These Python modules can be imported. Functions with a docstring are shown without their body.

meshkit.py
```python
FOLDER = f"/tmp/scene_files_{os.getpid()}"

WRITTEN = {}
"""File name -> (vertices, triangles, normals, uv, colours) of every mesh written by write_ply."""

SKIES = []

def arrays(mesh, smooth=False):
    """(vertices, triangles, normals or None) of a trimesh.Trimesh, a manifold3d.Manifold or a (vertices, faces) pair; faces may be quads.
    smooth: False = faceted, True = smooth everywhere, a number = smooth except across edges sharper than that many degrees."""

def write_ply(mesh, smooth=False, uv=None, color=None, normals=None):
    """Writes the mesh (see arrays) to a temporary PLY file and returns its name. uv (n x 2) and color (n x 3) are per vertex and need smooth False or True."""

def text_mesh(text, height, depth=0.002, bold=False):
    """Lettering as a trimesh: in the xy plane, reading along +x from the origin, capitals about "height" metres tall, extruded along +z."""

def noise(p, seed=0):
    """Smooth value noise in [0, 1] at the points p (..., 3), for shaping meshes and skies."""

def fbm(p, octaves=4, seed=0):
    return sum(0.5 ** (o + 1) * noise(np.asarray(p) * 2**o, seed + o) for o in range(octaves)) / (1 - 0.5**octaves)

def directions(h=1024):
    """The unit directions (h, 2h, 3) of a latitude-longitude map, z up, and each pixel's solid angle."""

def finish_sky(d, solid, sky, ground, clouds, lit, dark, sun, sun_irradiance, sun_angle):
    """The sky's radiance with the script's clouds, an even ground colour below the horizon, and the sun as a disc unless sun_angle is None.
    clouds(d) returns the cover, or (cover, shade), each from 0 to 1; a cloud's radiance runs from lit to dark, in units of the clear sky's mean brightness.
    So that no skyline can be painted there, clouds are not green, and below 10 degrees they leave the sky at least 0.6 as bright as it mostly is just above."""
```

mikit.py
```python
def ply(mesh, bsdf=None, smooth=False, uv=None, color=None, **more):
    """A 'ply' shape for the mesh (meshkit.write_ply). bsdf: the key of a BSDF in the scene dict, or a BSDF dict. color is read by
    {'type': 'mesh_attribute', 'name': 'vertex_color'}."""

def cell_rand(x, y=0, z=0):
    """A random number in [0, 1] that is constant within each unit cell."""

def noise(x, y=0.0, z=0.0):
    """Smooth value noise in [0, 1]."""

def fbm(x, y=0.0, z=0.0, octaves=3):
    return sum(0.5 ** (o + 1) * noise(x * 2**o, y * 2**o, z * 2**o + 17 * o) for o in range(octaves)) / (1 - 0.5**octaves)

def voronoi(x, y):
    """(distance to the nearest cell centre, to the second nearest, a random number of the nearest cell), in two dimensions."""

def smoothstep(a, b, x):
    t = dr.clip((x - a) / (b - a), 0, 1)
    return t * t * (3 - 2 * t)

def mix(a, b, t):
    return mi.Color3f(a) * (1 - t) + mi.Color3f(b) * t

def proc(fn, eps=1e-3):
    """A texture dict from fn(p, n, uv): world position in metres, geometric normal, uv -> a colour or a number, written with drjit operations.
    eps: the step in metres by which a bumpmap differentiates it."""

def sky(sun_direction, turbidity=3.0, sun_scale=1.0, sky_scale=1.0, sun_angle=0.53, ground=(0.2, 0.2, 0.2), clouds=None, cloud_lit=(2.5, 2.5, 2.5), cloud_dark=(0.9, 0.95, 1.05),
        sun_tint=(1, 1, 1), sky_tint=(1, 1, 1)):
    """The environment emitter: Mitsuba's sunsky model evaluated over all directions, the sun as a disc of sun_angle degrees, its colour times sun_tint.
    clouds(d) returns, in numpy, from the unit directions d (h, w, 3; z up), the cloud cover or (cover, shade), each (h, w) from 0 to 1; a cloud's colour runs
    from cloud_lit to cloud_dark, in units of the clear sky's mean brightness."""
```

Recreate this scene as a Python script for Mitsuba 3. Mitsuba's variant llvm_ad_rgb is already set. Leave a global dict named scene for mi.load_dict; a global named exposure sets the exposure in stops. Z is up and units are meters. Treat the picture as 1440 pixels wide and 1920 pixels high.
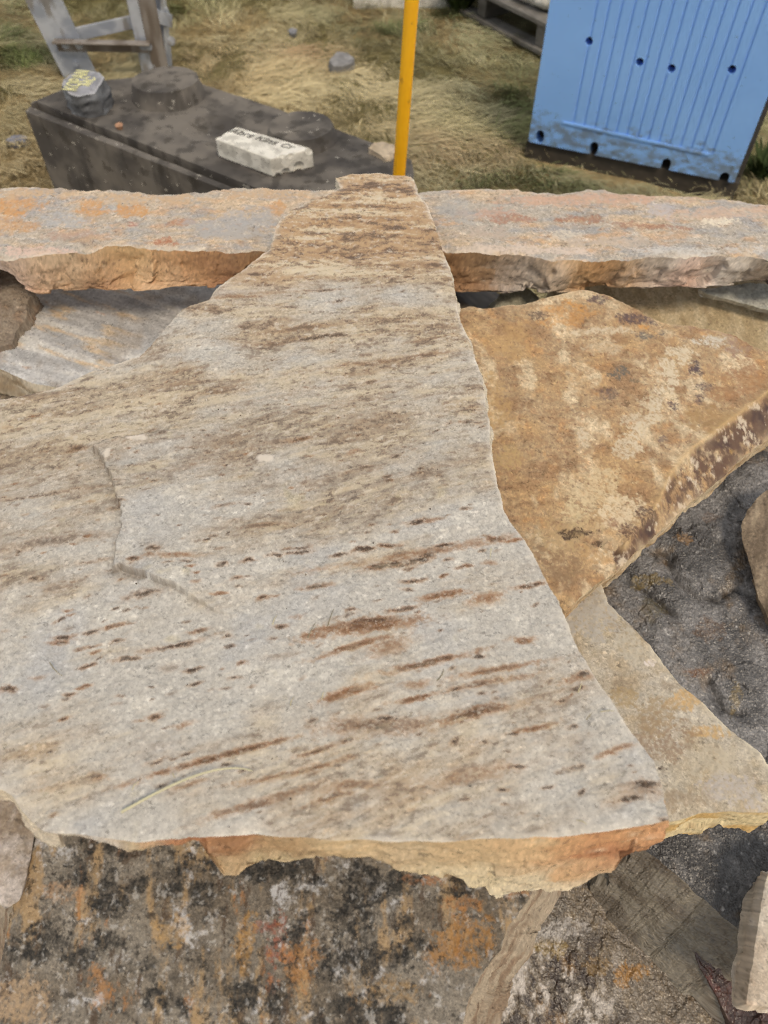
import math
import numpy as np
import trimesh
import shapely
from shapely.geometry import Polygon, LineString, Point
from scipy.spatial import Delaunay, cKDTree
from manifold3d import CrossSection, JoinType, Manifold, Mesh
import drjit as dr
import mitsuba as mi
import mikit
import meshkit

T = mi.ScalarTransform4f
scene, labels = {}, {}

# ---------------------------------------------------------------- camera, light, exposure
F_PX, PITCH, EYE = 1340.0, math.radians(52.0), np.array([0.0, 0.0, 1.45])
FWD = np.array([0, math.cos(PITCH), -math.sin(PITCH)])
UPV = np.array([0, math.sin(PITCH), math.cos(PITCH)])
RGT = np.array([1.0, 0, 0])
scene['camera'] = {
    'type': 'thinlens', 'fov': math.degrees(2 * math.atan(720 / F_PX)), 'fov_axis': 'x',
    'to_world': T().look_at(origin=EYE.tolist(), target=(EYE + FWD).tolist(), up=[0, 0, 1]),
    'near_clip': 0.02, 'far_clip': 200.0, 'aperture_radius': 0.0029, 'focus_distance': 1.02,
}
scene['sky'] = mikit.sky([0.27, -0.55, 0.80], turbidity=3, sun_scale=0.30, sun_angle=14, clouds=lambda d: 1.0,
                         cloud_lit=(1.7, 1.72, 1.75), cloud_dark=(1.5, 1.52, 1.58))
exposure = 2.3

# ---------------------------------------------------------------- helpers: numbers and noise
_tab = np.random.default_rng(7).random((64, 64, 64)).astype(np.float32)
_ROT = np.linalg.qr(np.random.default_rng(3).normal(size=(3, 3)))[0]


def vnoise(p, seed=0):
    p = np.asarray(p, np.float32) + np.float32(seed * 7.31)
    i = np.floor(p).astype(np.int32)
    t = p - i
    t = t * t * (3 - 2 * t)
    i0, i1 = i & 63, (i + 1) & 63
    x0, y0, z0 = i0[:, 0] * 4096, i0[:, 1] * 64, i0[:, 2]
    x1, y1, z1 = i1[:, 0] * 4096, i1[:, 1] * 64, i1[:, 2]
    f = _tab.ravel()
    tx, ty, tz = t[:, 0], t[:, 1], t[:, 2]
    a = f[x0 + y0 + z0] * (1 - tz) + f[x0 + y0 + z1] * tz
    b = f[x0 + y1 + z0] * (1 - tz) + f[x0 + y1 + z1] * tz
    c = f[x1 + y0 + z0] * (1 - tz) + f[x1 + y0 + z1] * tz
    d = f[x1 + y1 + z0] * (1 - tz) + f[x1 + y1 + z1] * tz
    e, g = a * (1 - ty) + b * ty, c * (1 - ty) + d * ty
    return e * (1 - tx) + g * tx


def fb(p, size, octaves=4, seed=0, gain=0.5):
    """fractal noise about 0, roughly -1..1, with its largest features "size" metres across"""
    q = np.asarray(p, np.float32) / size
    out, amp, tot = 0, 1.0, 0.0
    for o in range(octaves):
        out = out + amp * (vnoise(q, seed + 3 * o) - 0.5)
        tot += amp
        amp *= gain
        q = q @ _ROT.astype(np.float32) * 2.03
    return out * (2.6 / tot)


def nb(p, size, octaves=4, seed=0, gain=0.6):
    """fractal noise with mean 0 and deviation 1"""
    n = fb(p, size, octaves, seed, gain)
    return (n - n.mean()) / (n.std() + 1e-6)


def cross2(a, b):
    return a[:, 0] * b[:, 1] - a[:, 1] * b[:, 0]


def sm(a, b, x):
    t = np.clip((x - a) / (b - a), 0, 1)
    return t * t * (3 - 2 * t)


def lin(c):
    c = np.asarray(c, float) / 255.0
    return np.where(c <= 0.04045, c / 12.92, ((c + 0.055) / 1.055) ** 2.4)


ALB = 0.80      # a photographed tone of a surface in the open -> its albedo


def tone(c, k=1.0, sat=0.88):
    a = lin(c)
    g = a @ np.array([0.25, 0.65, 0.10])
    return (g + (a - g) * sat) * ALB * k


def terrace(x, n, soft=0.14):
    """cleavage: a smooth swell cut into thin flakes with sharp rims"""
    y = x * n
    f = np.floor(y)
    return (f + sm(0, soft, y - f)) / n


def mixc(a, b, m):
    m = np.asarray(m)[:, None]
    return a * (1 - m) + np.asarray(b) * m


def ray(x, y):
    return FWD + RGT * ((x - 720.0) / F_PX) + UPV * ((960.0 - y) / F_PX)


def at_z(x, y, z):
    d = ray(x, y)
    return EYE + d * ((z - EYE[2]) / d[2])


def at_y(x, y, yy):
    d = ray(x, y)
    return EYE + d * (yy / d[1])


def at_plane(x, y, p0, n):
    d = ray(x, y)
    return EYE + d * (np.dot(p0 - EYE, n) / np.dot(d, n))


def to_px(P):
    q = np.asarray(P) - EYE
    dz = np.maximum(q @ FWD, 1e-3)
    return 720 + F_PX * (q @ RGT) / dz, 960 - F_PX * (q @ UPV) / dz


def field(P, pts, vals, power=3.0):
    """values at scattered places, blended by distance"""
    pts, vals = np.asarray(pts, float), np.asarray(vals, float)
    if vals.ndim == 1:
        vals = vals[:, None]
    k = min(6, len(pts))
    d, i = cKDTree(pts).query(P, k=k)
    w = 1.0 / (d ** power + 1e-9)
    w /= w.sum(1, keepdims=True)
    return (vals[i] * w[..., None]).sum(1)


def cells(P, size, seed=0, stretch=(1, 1, 1)):
    """irregular cells: (random number of the cell, second random, offset from the centre)"""
    r = np.random.default_rng(seed)
    Q = np.asarray(P) / np.asarray(stretch)
    lo, hi = Q.min(0) - size, Q.max(0) + size
    flat = (hi - lo)[2] < 3 * size
    if flat:
        Q = Q[:, :2]
        lo, hi = lo[:2], hi[:2]
    n = np.ceil((hi - lo) / size).astype(int)
    g = np.stack(np.meshgrid(*[np.arange(k) for k in n], indexing='ij'), -1).reshape(-1, len(n)) * size + lo
    g = g + r.random(g.shape) * size
    d, i = cKDTree(g).query(Q)
    rr = r.random((len(g), 4))[i]
    return rr, Q - g[i]


# ---------------------------------------------------------------- materials
scene['mat_stone'] = {'type': 'twosided', 'bsdf': {'type': 'principled', 'base_color': {'type': 'mesh_attribute', 'name': 'vertex_color'},
                                                   'roughness': 0.72, 'specular': 0.35}}
scene['mat_mica'] = {'type': 'twosided', 'bsdf': {'type': 'principled', 'base_color': {'type': 'mesh_attribute', 'name': 'vertex_color'},
                                                  'roughness': 0.44, 'specular': 0.65}}
scene['mat_grass'] = {'type': 'twosided', 'bsdf': {'type': 'diffuse', 'reflectance': {'type': 'mesh_attribute', 'name': 'vertex_color'}}}


def tag(key, label, category=None, group=None, kind=None):
    labels[key] = {'label': label}
    if category:
        labels[key]['category'] = category
    if group:
        labels[key]['group'] = group
    if kind:
        labels[key]['kind'] = kind


# ---------------------------------------------------------------- stones
class Slab:
    """A quarried stone: a cleft top following a plane, a broken outline, broken sides and an underside, as one mesh."""

    def __init__(s, p0, n, k=1.0):
        s.p0, s.n = np.asarray(p0, float), np.asarray(n, float) / np.linalg.norm(n)
        e = np.cross(np.array([0, 1.0, 0]), s.n)
        s.eu = e / np.linalg.norm(e)
        s.ev = np.cross(s.n, s.eu)
        s.k = k

    def uv(s, pts):
        q = np.array([at_plane(x, y, s.p0, s.n) for x, y in pts]) - s.p0
        return np.stack([q @ s.eu, q @ s.ev], 1)

    def world(s, uv, w=0.0):
        w = np.broadcast_to(w, len(uv))
        return s.p0 + uv[:, :1] * s.eu + uv[:, 1:2] * s.ev + w[:, None] * s.n

    def seen(s, P, m=50):
        x, y = to_px(P)
        return (x > -m) & (x < 1440 + m) & (y > -m) & (y < 1920 + m)

    def build(s, key, outline, jag, relief, color, thick, lean=0.12, rows=8, side=0.006, side_color=None, mat='mat_stone', seed=0, chip=0.004, wavy=0.05, smooth=True, foot=None, facet=0.5):
        r = np.random.default_rng(100 + seed)
        uv0 = s.uv(outline)
        # the outline, broken at every scale
        ring = LineString(np.vstack([uv0, uv0[:1]]))
        L, a, S = ring.length, 0.0, []
        while a < L:
            S.append(a)
            q = np.array(ring.interpolate(a).coords[0])
            P = s.world(q[None])
            D = np.linalg.norm(P[0] - EYE)
            a += s.k * 1.25 * D / 715 * (1 if s.seen(P)[0] else 7)
        S = np.array(S)
        B = np.array([ring.interpolate(t).coords[0] for t in S])
        tn = np.roll(B, -4, 0) - np.roll(B, 4, 0)
        tn /= np.linalg.norm(tn, axis=1, keepdims=True) + 1e-12
        poly0 = Polygon(uv0)
        sgn = 1 if poly0.exterior.is_ccw else -1
        no = np.stack([tn[:, 1], -tn[:, 0]], 1) * sgn
        B3 = np.c_[B, np.full(len(B), seed * 1.7)]
        B = B + no * (jag * (fb(B3, wavy, 5, seed + 40, 0.62)))[:, None]
        poly = Polygon(B).buffer(0)
        if poly.geom_type != 'Polygon':
            poly = max(poly.geoms, key=lambda g: g.area)
        B = np.array(poly.exterior.coords)[:-1]
        if not poly.exterior.is_ccw:
            B = B[::-1]
        keep = np.linalg.norm(B - np.roll(B, 1, 0), axis=1) > 2e-4
        B = B[keep]
        M = len(B)
        # the inner points: rows, denser near the eye
        u0, v0, u1, v1 = poly.bounds
        pts, v = [], v0
        while v < v1:
            c = s.world(np.array([[0.5 * (max(u0, -0.6) + min(u1, 0.6)), v]]))[0]
            D = np.linalg.norm(c - EYE)
            gz = max(0.25, abs(np.dot((c - EYE) / D, s.n)))
            du, dv = s.k * D / 715, s.k * D / 715 / gz
            u = np.arange(u0 + r.random() * du, u1, du)
            pts.append(np.c_[u + (r.random(len(u)) - 0.5) * du * 0.7, v + (r.random(len(u)) - 0.5) * dv * 0.7])
            v += dv
        I = np.vstack(pts)
        vis = s.seen(s.world(I))
        I = I[vis | (r.random(len(I)) < 0.02)]
        I = I[shapely.contains_xy(poly, I[:, 0], I[:, 1])]
        tree = cKDTree(B)
        d, _ = tree.query(I)
        lim = s.k * np.linalg.norm(s.world(I) - EYE, axis=1) / 715 * 0.55
        I = I[d > lim]
        V = np.vstack([B, I])
        tri = Delaunay(V).simplices
        onb = (tri < M).all(1)
        c = V[tri[onb]].mean(1)
        ok = np.ones(len(tri), bool)
        ok[np.flatnonzero(onb)] = shapely.contains_xy(poly, c[:, 0], c[:, 1])
        tri = tri[ok]
        ar = cross2(V[tri[:, 1]] - V[tri[:, 0]], V[tri[:, 2]] - V[tri[:, 0]])
        tri[ar < 0] = tri[ar < 0][:, ::-1]
        d, _ = tree.query(V)
        V3 = np.c_[V, np.zeros(len(V))].astype(np.float32)
        ch = np.clip(fb(V3, 0.03, 3, seed + 55) * 0.8 + 0.6, 0, 2)
        w = relief(V, V3, d) - chip * ch * np.exp(-d / (0.0035 + 0.5 * chip))
        top = s.world(V, w)
        ctop = color(V, V3, d, top)
        # the sides
        smo = lambda a, m: sum(np.roll(a, j, 0) for j in range(-m, m + 1)) / (2 * m + 1)
        tn = smo(np.roll(B, -1, 0) - np.roll(B, 1, 0), 6)
        tn /= np.linalg.norm(tn, axis=1, keepdims=True) + 1e-12
        no = np.stack([tn[:, 1], -tn[:, 0]], 1)
        arc = np.cumsum(np.linalg.norm(B - np.roll(B, 1, 0), axis=1))
        th = thick(s.world(B)) if callable(thick) else np.full(M, float(thick))
        th = th * (1 + 0.08 * fb(np.c_[B, np.zeros(M)], 0.02, 3, seed + 60))
        ring_pts, ring_col = [], []
        for j in range(rows + 1):
            t = j / rows
            h = th * t
            q3 = np.c_[B[:, 0], B[:, 1], -h * 1.7]
            rr, off = cells(np.c_[B + 0.012 * fb(q3, 0.03, 3, seed + 77)[:, None], -h * 1.6], 0.055, seed + 76)
            fac = facet * min(1, t * 4) * (0.010 * (rr[:, 0] - 0.5) + 0.16 * ((rr[:, 2] - 0.5) * off[:, 0] + (rr[:, 3] - 0.5) * off[:, -1]))
            wall = no * (lean * h + fac + side * min(1, t * 5) * (fb(q3, 0.06, 5, seed + 70, 0.6) + 0.4 * np.round(2.5 * fb(q3 * [1, 1, 2.2], 0.05, 2, seed + 75)) / 2.5))[:, None]
            P = s.world(B + wall, w[:M] - h)
            if foot is not None:
                on, aim = foot(top[:M])
                k_ = (on * t)[:, None]
                P = P * (1 - k_) + (aim + (P - s.world(B, w[:M] - h)) * [1, 1, 0.3]) * k_
            if 0 < j < rows:
                P = P + r.normal(0, 0.00022, P.shape)
            ring_pts.append(P)
            ring_col.append((side_color or color)(B, np.c_[B, -h], np.full(M, 0.5) if side_color is None else h / np.maximum(th, 1e-6), P))
        n0 = len(top)
        side_v = np.vstack(ring_pts)
        i = np.arange(M)
        f = []
        for j in range(rows):
            a0, b0 = n0 + j * M + i, n0 + j * M + (i + 1) % M
            a1, b1 = a0 + M, b0 + M
            f += [np.stack([a0, a1, b0], 1), np.stack([b0, a1, b1], 1)]
        bt = Delaunay(B).simplices
        c = B[bt].mean(1)
        bt = bt[shapely.contains_xy(poly, c[:, 0], c[:, 1])]
        ar = cross2(B[bt[:, 1]] - B[bt[:, 0]], B[bt[:, 2]] - B[bt[:, 0]])
        bt[ar > 0] = bt[ar > 0][:, ::-1]
        nb = n0 + (rows + 1) * M
        verts = np.vstack([top, side_v, ring_pts[-1]])
        faces = np.vstack([tri] + f + [bt + nb])
        cols = np.vstack([ctop] + ring_col + [ring_col[-1]])
        scene[key] = mikit.ply((verts, faces), mat, smooth=smooth, color=np.clip(cols, 0.004, 0.95))
        s.mesh = (top, n0)
        return s


def grain(V3, c, seed, amount=0.13, fine=0.0016, mid=0.006):
    """crystals: light and dark flecks and flaky cells"""
    r = np.random.default_rng(seed)
    g = fb(V3, fine * 2, 2, seed + 1) * 0.9 + fb(V3, mid, 4, seed + 5, 0.7) * 0.9 + np.clip(r.normal(0, 0.75, len(c)), -1.8, 1.8)
    rr, _ = cells(V3, 0.003, seed + 9, (1.5, 1, 1))
    g = g + (rr[:, 0] - 0.5) * 1.3
    out = c * np.exp(g * amount)[:, None]
    crack = sm(1.5, 2.3, nb(V3 * [1.0, 1.9, 1.0], 0.0065, 4, seed + 21, 0.7))
    out = out * (1 - 0.45 * crack[:, None])
    lite = sm(0.94, 0.99, rr[:, 1])
    return mixc(out, np.minimum(out * 1.45, 0.85), lite * 0.6)


def spots(V, c, items, seed=0):
    """stains drawn out along the grain: (u, v, angle, half length, half width, strength, rust 0..1)"""
    r = np.random.default_rng(seed)
    tree = cKDTree(V)
    dark, rust = np.zeros(len(V)), np.zeros(len(V))
    for (u, v, an, a, b, st, ru) in items:
        idx = np.array(tree.query_ball_point([u, v], max(a, b) * 2.2))
        if not len(idx):
            continue
        q = V[idx] - [u, v]
        x = (q[:, 0] * math.cos(an) + q[:, 1] * math.sin(an))
        y = (-q[:, 0] * math.sin(an) + q[:, 1] * math.cos(an))
        nz = fb(np.c_[V[idx], np.full(len(idx), 0.1)] * [1, 1.8, 1], 0.009, 4, seed + 2, 0.65)
        fz = 2.2 * fb(np.c_[V[idx], np.full(len(idx), 0.3)] * [1, 1.4, 1], 0.0036, 3, seed + 4, 0.75)
        st = st * np.clip(1.05 + 0.5 * fz, 0.25, 1.35)
        e = np.sqrt((x / a) ** 2 + ((y + 0.25 * b * np.sin(x / a * 2.4 + u * 50)) / b) ** 2) + 0.6 * nz + 0.35 * fz
        dark[idx] = np.maximum(dark[idx], st * (1 - ru * 0.75) * (1 - sm(0.25, 0.85, e)))
        rust[idx] = np.maximum(rust[idx], st * (1 - sm(0.35, 1.45, e)) * (0.45 + 0.55 * ru))
    c = mixc(c, tone((180, 132, 78)), np.clip(rust * 1.1, 0, 1) * 0.9)
    c = mixc(c, tone((134, 88, 52)), np.clip(rust * 1.5 - 0.5, 0, 1) * 0.9)
    c = mixc(c, tone((62, 50, 40)), np.clip(dark * 1.2, 0, 1) * 0.92)
    return c


# ---- 1: the pale slab in front
H_MAIN = 0.75
main = Slab([0, 0.6, H_MAIN], [0, 0, 1], 1.0)
MAIN_R = [(775, 338), (782, 365), (800, 385), (815, 420), (830, 470), (846, 520), (855, 560), (862, 600), (880, 640), (900, 690), (908, 740), (916, 790), (922, 850),
          (930, 910), (945, 960), (962, 985), (985, 1015), (1010, 1060), (1030, 1095), (1055, 1140), (1070, 1185), (1095, 1230), (1120, 1275), (1150, 1320),
          (1175, 1360), (1200, 1395), (1225, 1430), (1240, 1475), (1248, 1510), (1253, 1537)]
MAIN_F = [(1170, 1556), (1080, 1566), (980, 1572), (880, 1574), (760, 1578), (640, 1578), (560, 1572), (480, 1566), (400, 1568), (330, 1572), (260, 1575),
          (200, 1570), (130, 1562), (80, 1556), (62, 1548), (40, 1520), (22, 1490), (0, 1478)]
MAIN_L = [(-120, 1450), (-330, 1300), (-400, 1020), (-210, 790), (0, 747), (100, 725), (175, 692), (260, 665), (300, 629), (318, 604), (342, 578), (391, 562), (407, 538),
          (460, 502), (495, 475), (507, 467), (513, 440), (522, 415), (547, 393), (600, 372), (638, 353), (628, 334), (655, 327), (700, 324), (745, 329), (770, 332)]
BOT = [(62, 1551), (95, 1561), (140, 1575), (170, 1585), (215, 1592), (285, 1601), (330, 1592), (360, 1590), (385, 1605), (405, 1628), (420, 1640), (450, 1632), (490, 1626),
       (560, 1625), (640, 1620), (700, 1622), (735, 1630), (790, 1637), (860, 1640), (920, 1655), (950, 1668), (1000, 1662), (1060, 1660), (1120, 1645), (1145, 1640),
       (1152, 1628), (1165, 1618), (1185, 1612), (1215, 1600), (1240, 1590), (1253, 1570)]
_fx, _fy = [p[0] for p in MAIN_F[::-1]] + [1253], [p[1] for p in MAIN_F[::-1]] + [1537]
_bw = []
for bx, by in BOT:
    ye = at_z(bx, np.interp(bx, _fx, _fy), H_MAIN)[1] - 0.012
    _bw.append(at_y(bx, by, ye))
_bw = np.array(_bw)


def main_thick(P):
    t = np.interp(P[:, 0], _bw[:, 0], H_MAIN - _bw[:, 2], left=0.03, right=0.055)
    back = sm(0.28, 0.36, P[:, 1])
    return np.maximum(t * (1 - back) + 0.05 * back, 0.006)


def uvm(x, y):
    return main.uv([(x, y)])[0]


_a = uvm(573, 1377) - uvm(280, 1457)
LINE = math.atan2(_a[1], _a[0])
LC, LS = math.cos(LINE), math.sin(LINE)

# stain patches, as they lie on the stone: (place, iron tan, grime)
TAN = [(700, 350, .9, .1), (700, 420, 1, .7), (600, 470, .8, .3), (750, 500, .9, .35), (600, 545, .25, .05), (780, 560, .3, .05), (500, 620, .6, .25), (800, 610, .75, .25),
       (750, 650, .6, .4), (400, 640, .4, .1), (650, 720, .6, .25), (850, 720, .35, .05), (300, 760, .6, .35), (100, 780, .6, .35), (700, 830, .5, .6), (300, 860, .3, .6),
       (100, 880, .45, .45), (500, 880, .4, .65), (800, 900, .4, .45), (650, 950, .4, .75), (150, 980, .4, .5), (300, 950, .2, .2), (100, 1080, .35, .4), (850, 970, .1, .05),
       (600, 1060, .15, .05), (950, 1050, .15, 0), (400, 1020, .25, .12), (800, 1130, 0, 0), (300, 1200, .05, 0), (100, 1250, .05, 0), (600, 1250, .1, 0), (1000, 1180, 0, 0),
       (1050, 1280, .4, .15), (900, 1300, .3, .15), (700, 1380, .55, .3), (400, 1350, .15, 0), (150, 1380, .2, 0), (100, 1450, .55, .05), (250, 1520, .05, 0), (400, 1520, .4, .05),
       (600, 1480, .55, .1), (900, 1450, .45, .15), (700, 1540, .35, 0), (1000, 1500, .45, .15), (1150, 1400, .2, .05), (1150, 1480, .5, .2), (1200, 1530, .1, 0), (450, 1450, .4, .1),
       (-200, 1000, .4, .4), (-150, 1300, .2, .1)]
TAN_UV = np.array([uvm(a, b) for a, b, _, _ in TAN])
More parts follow.
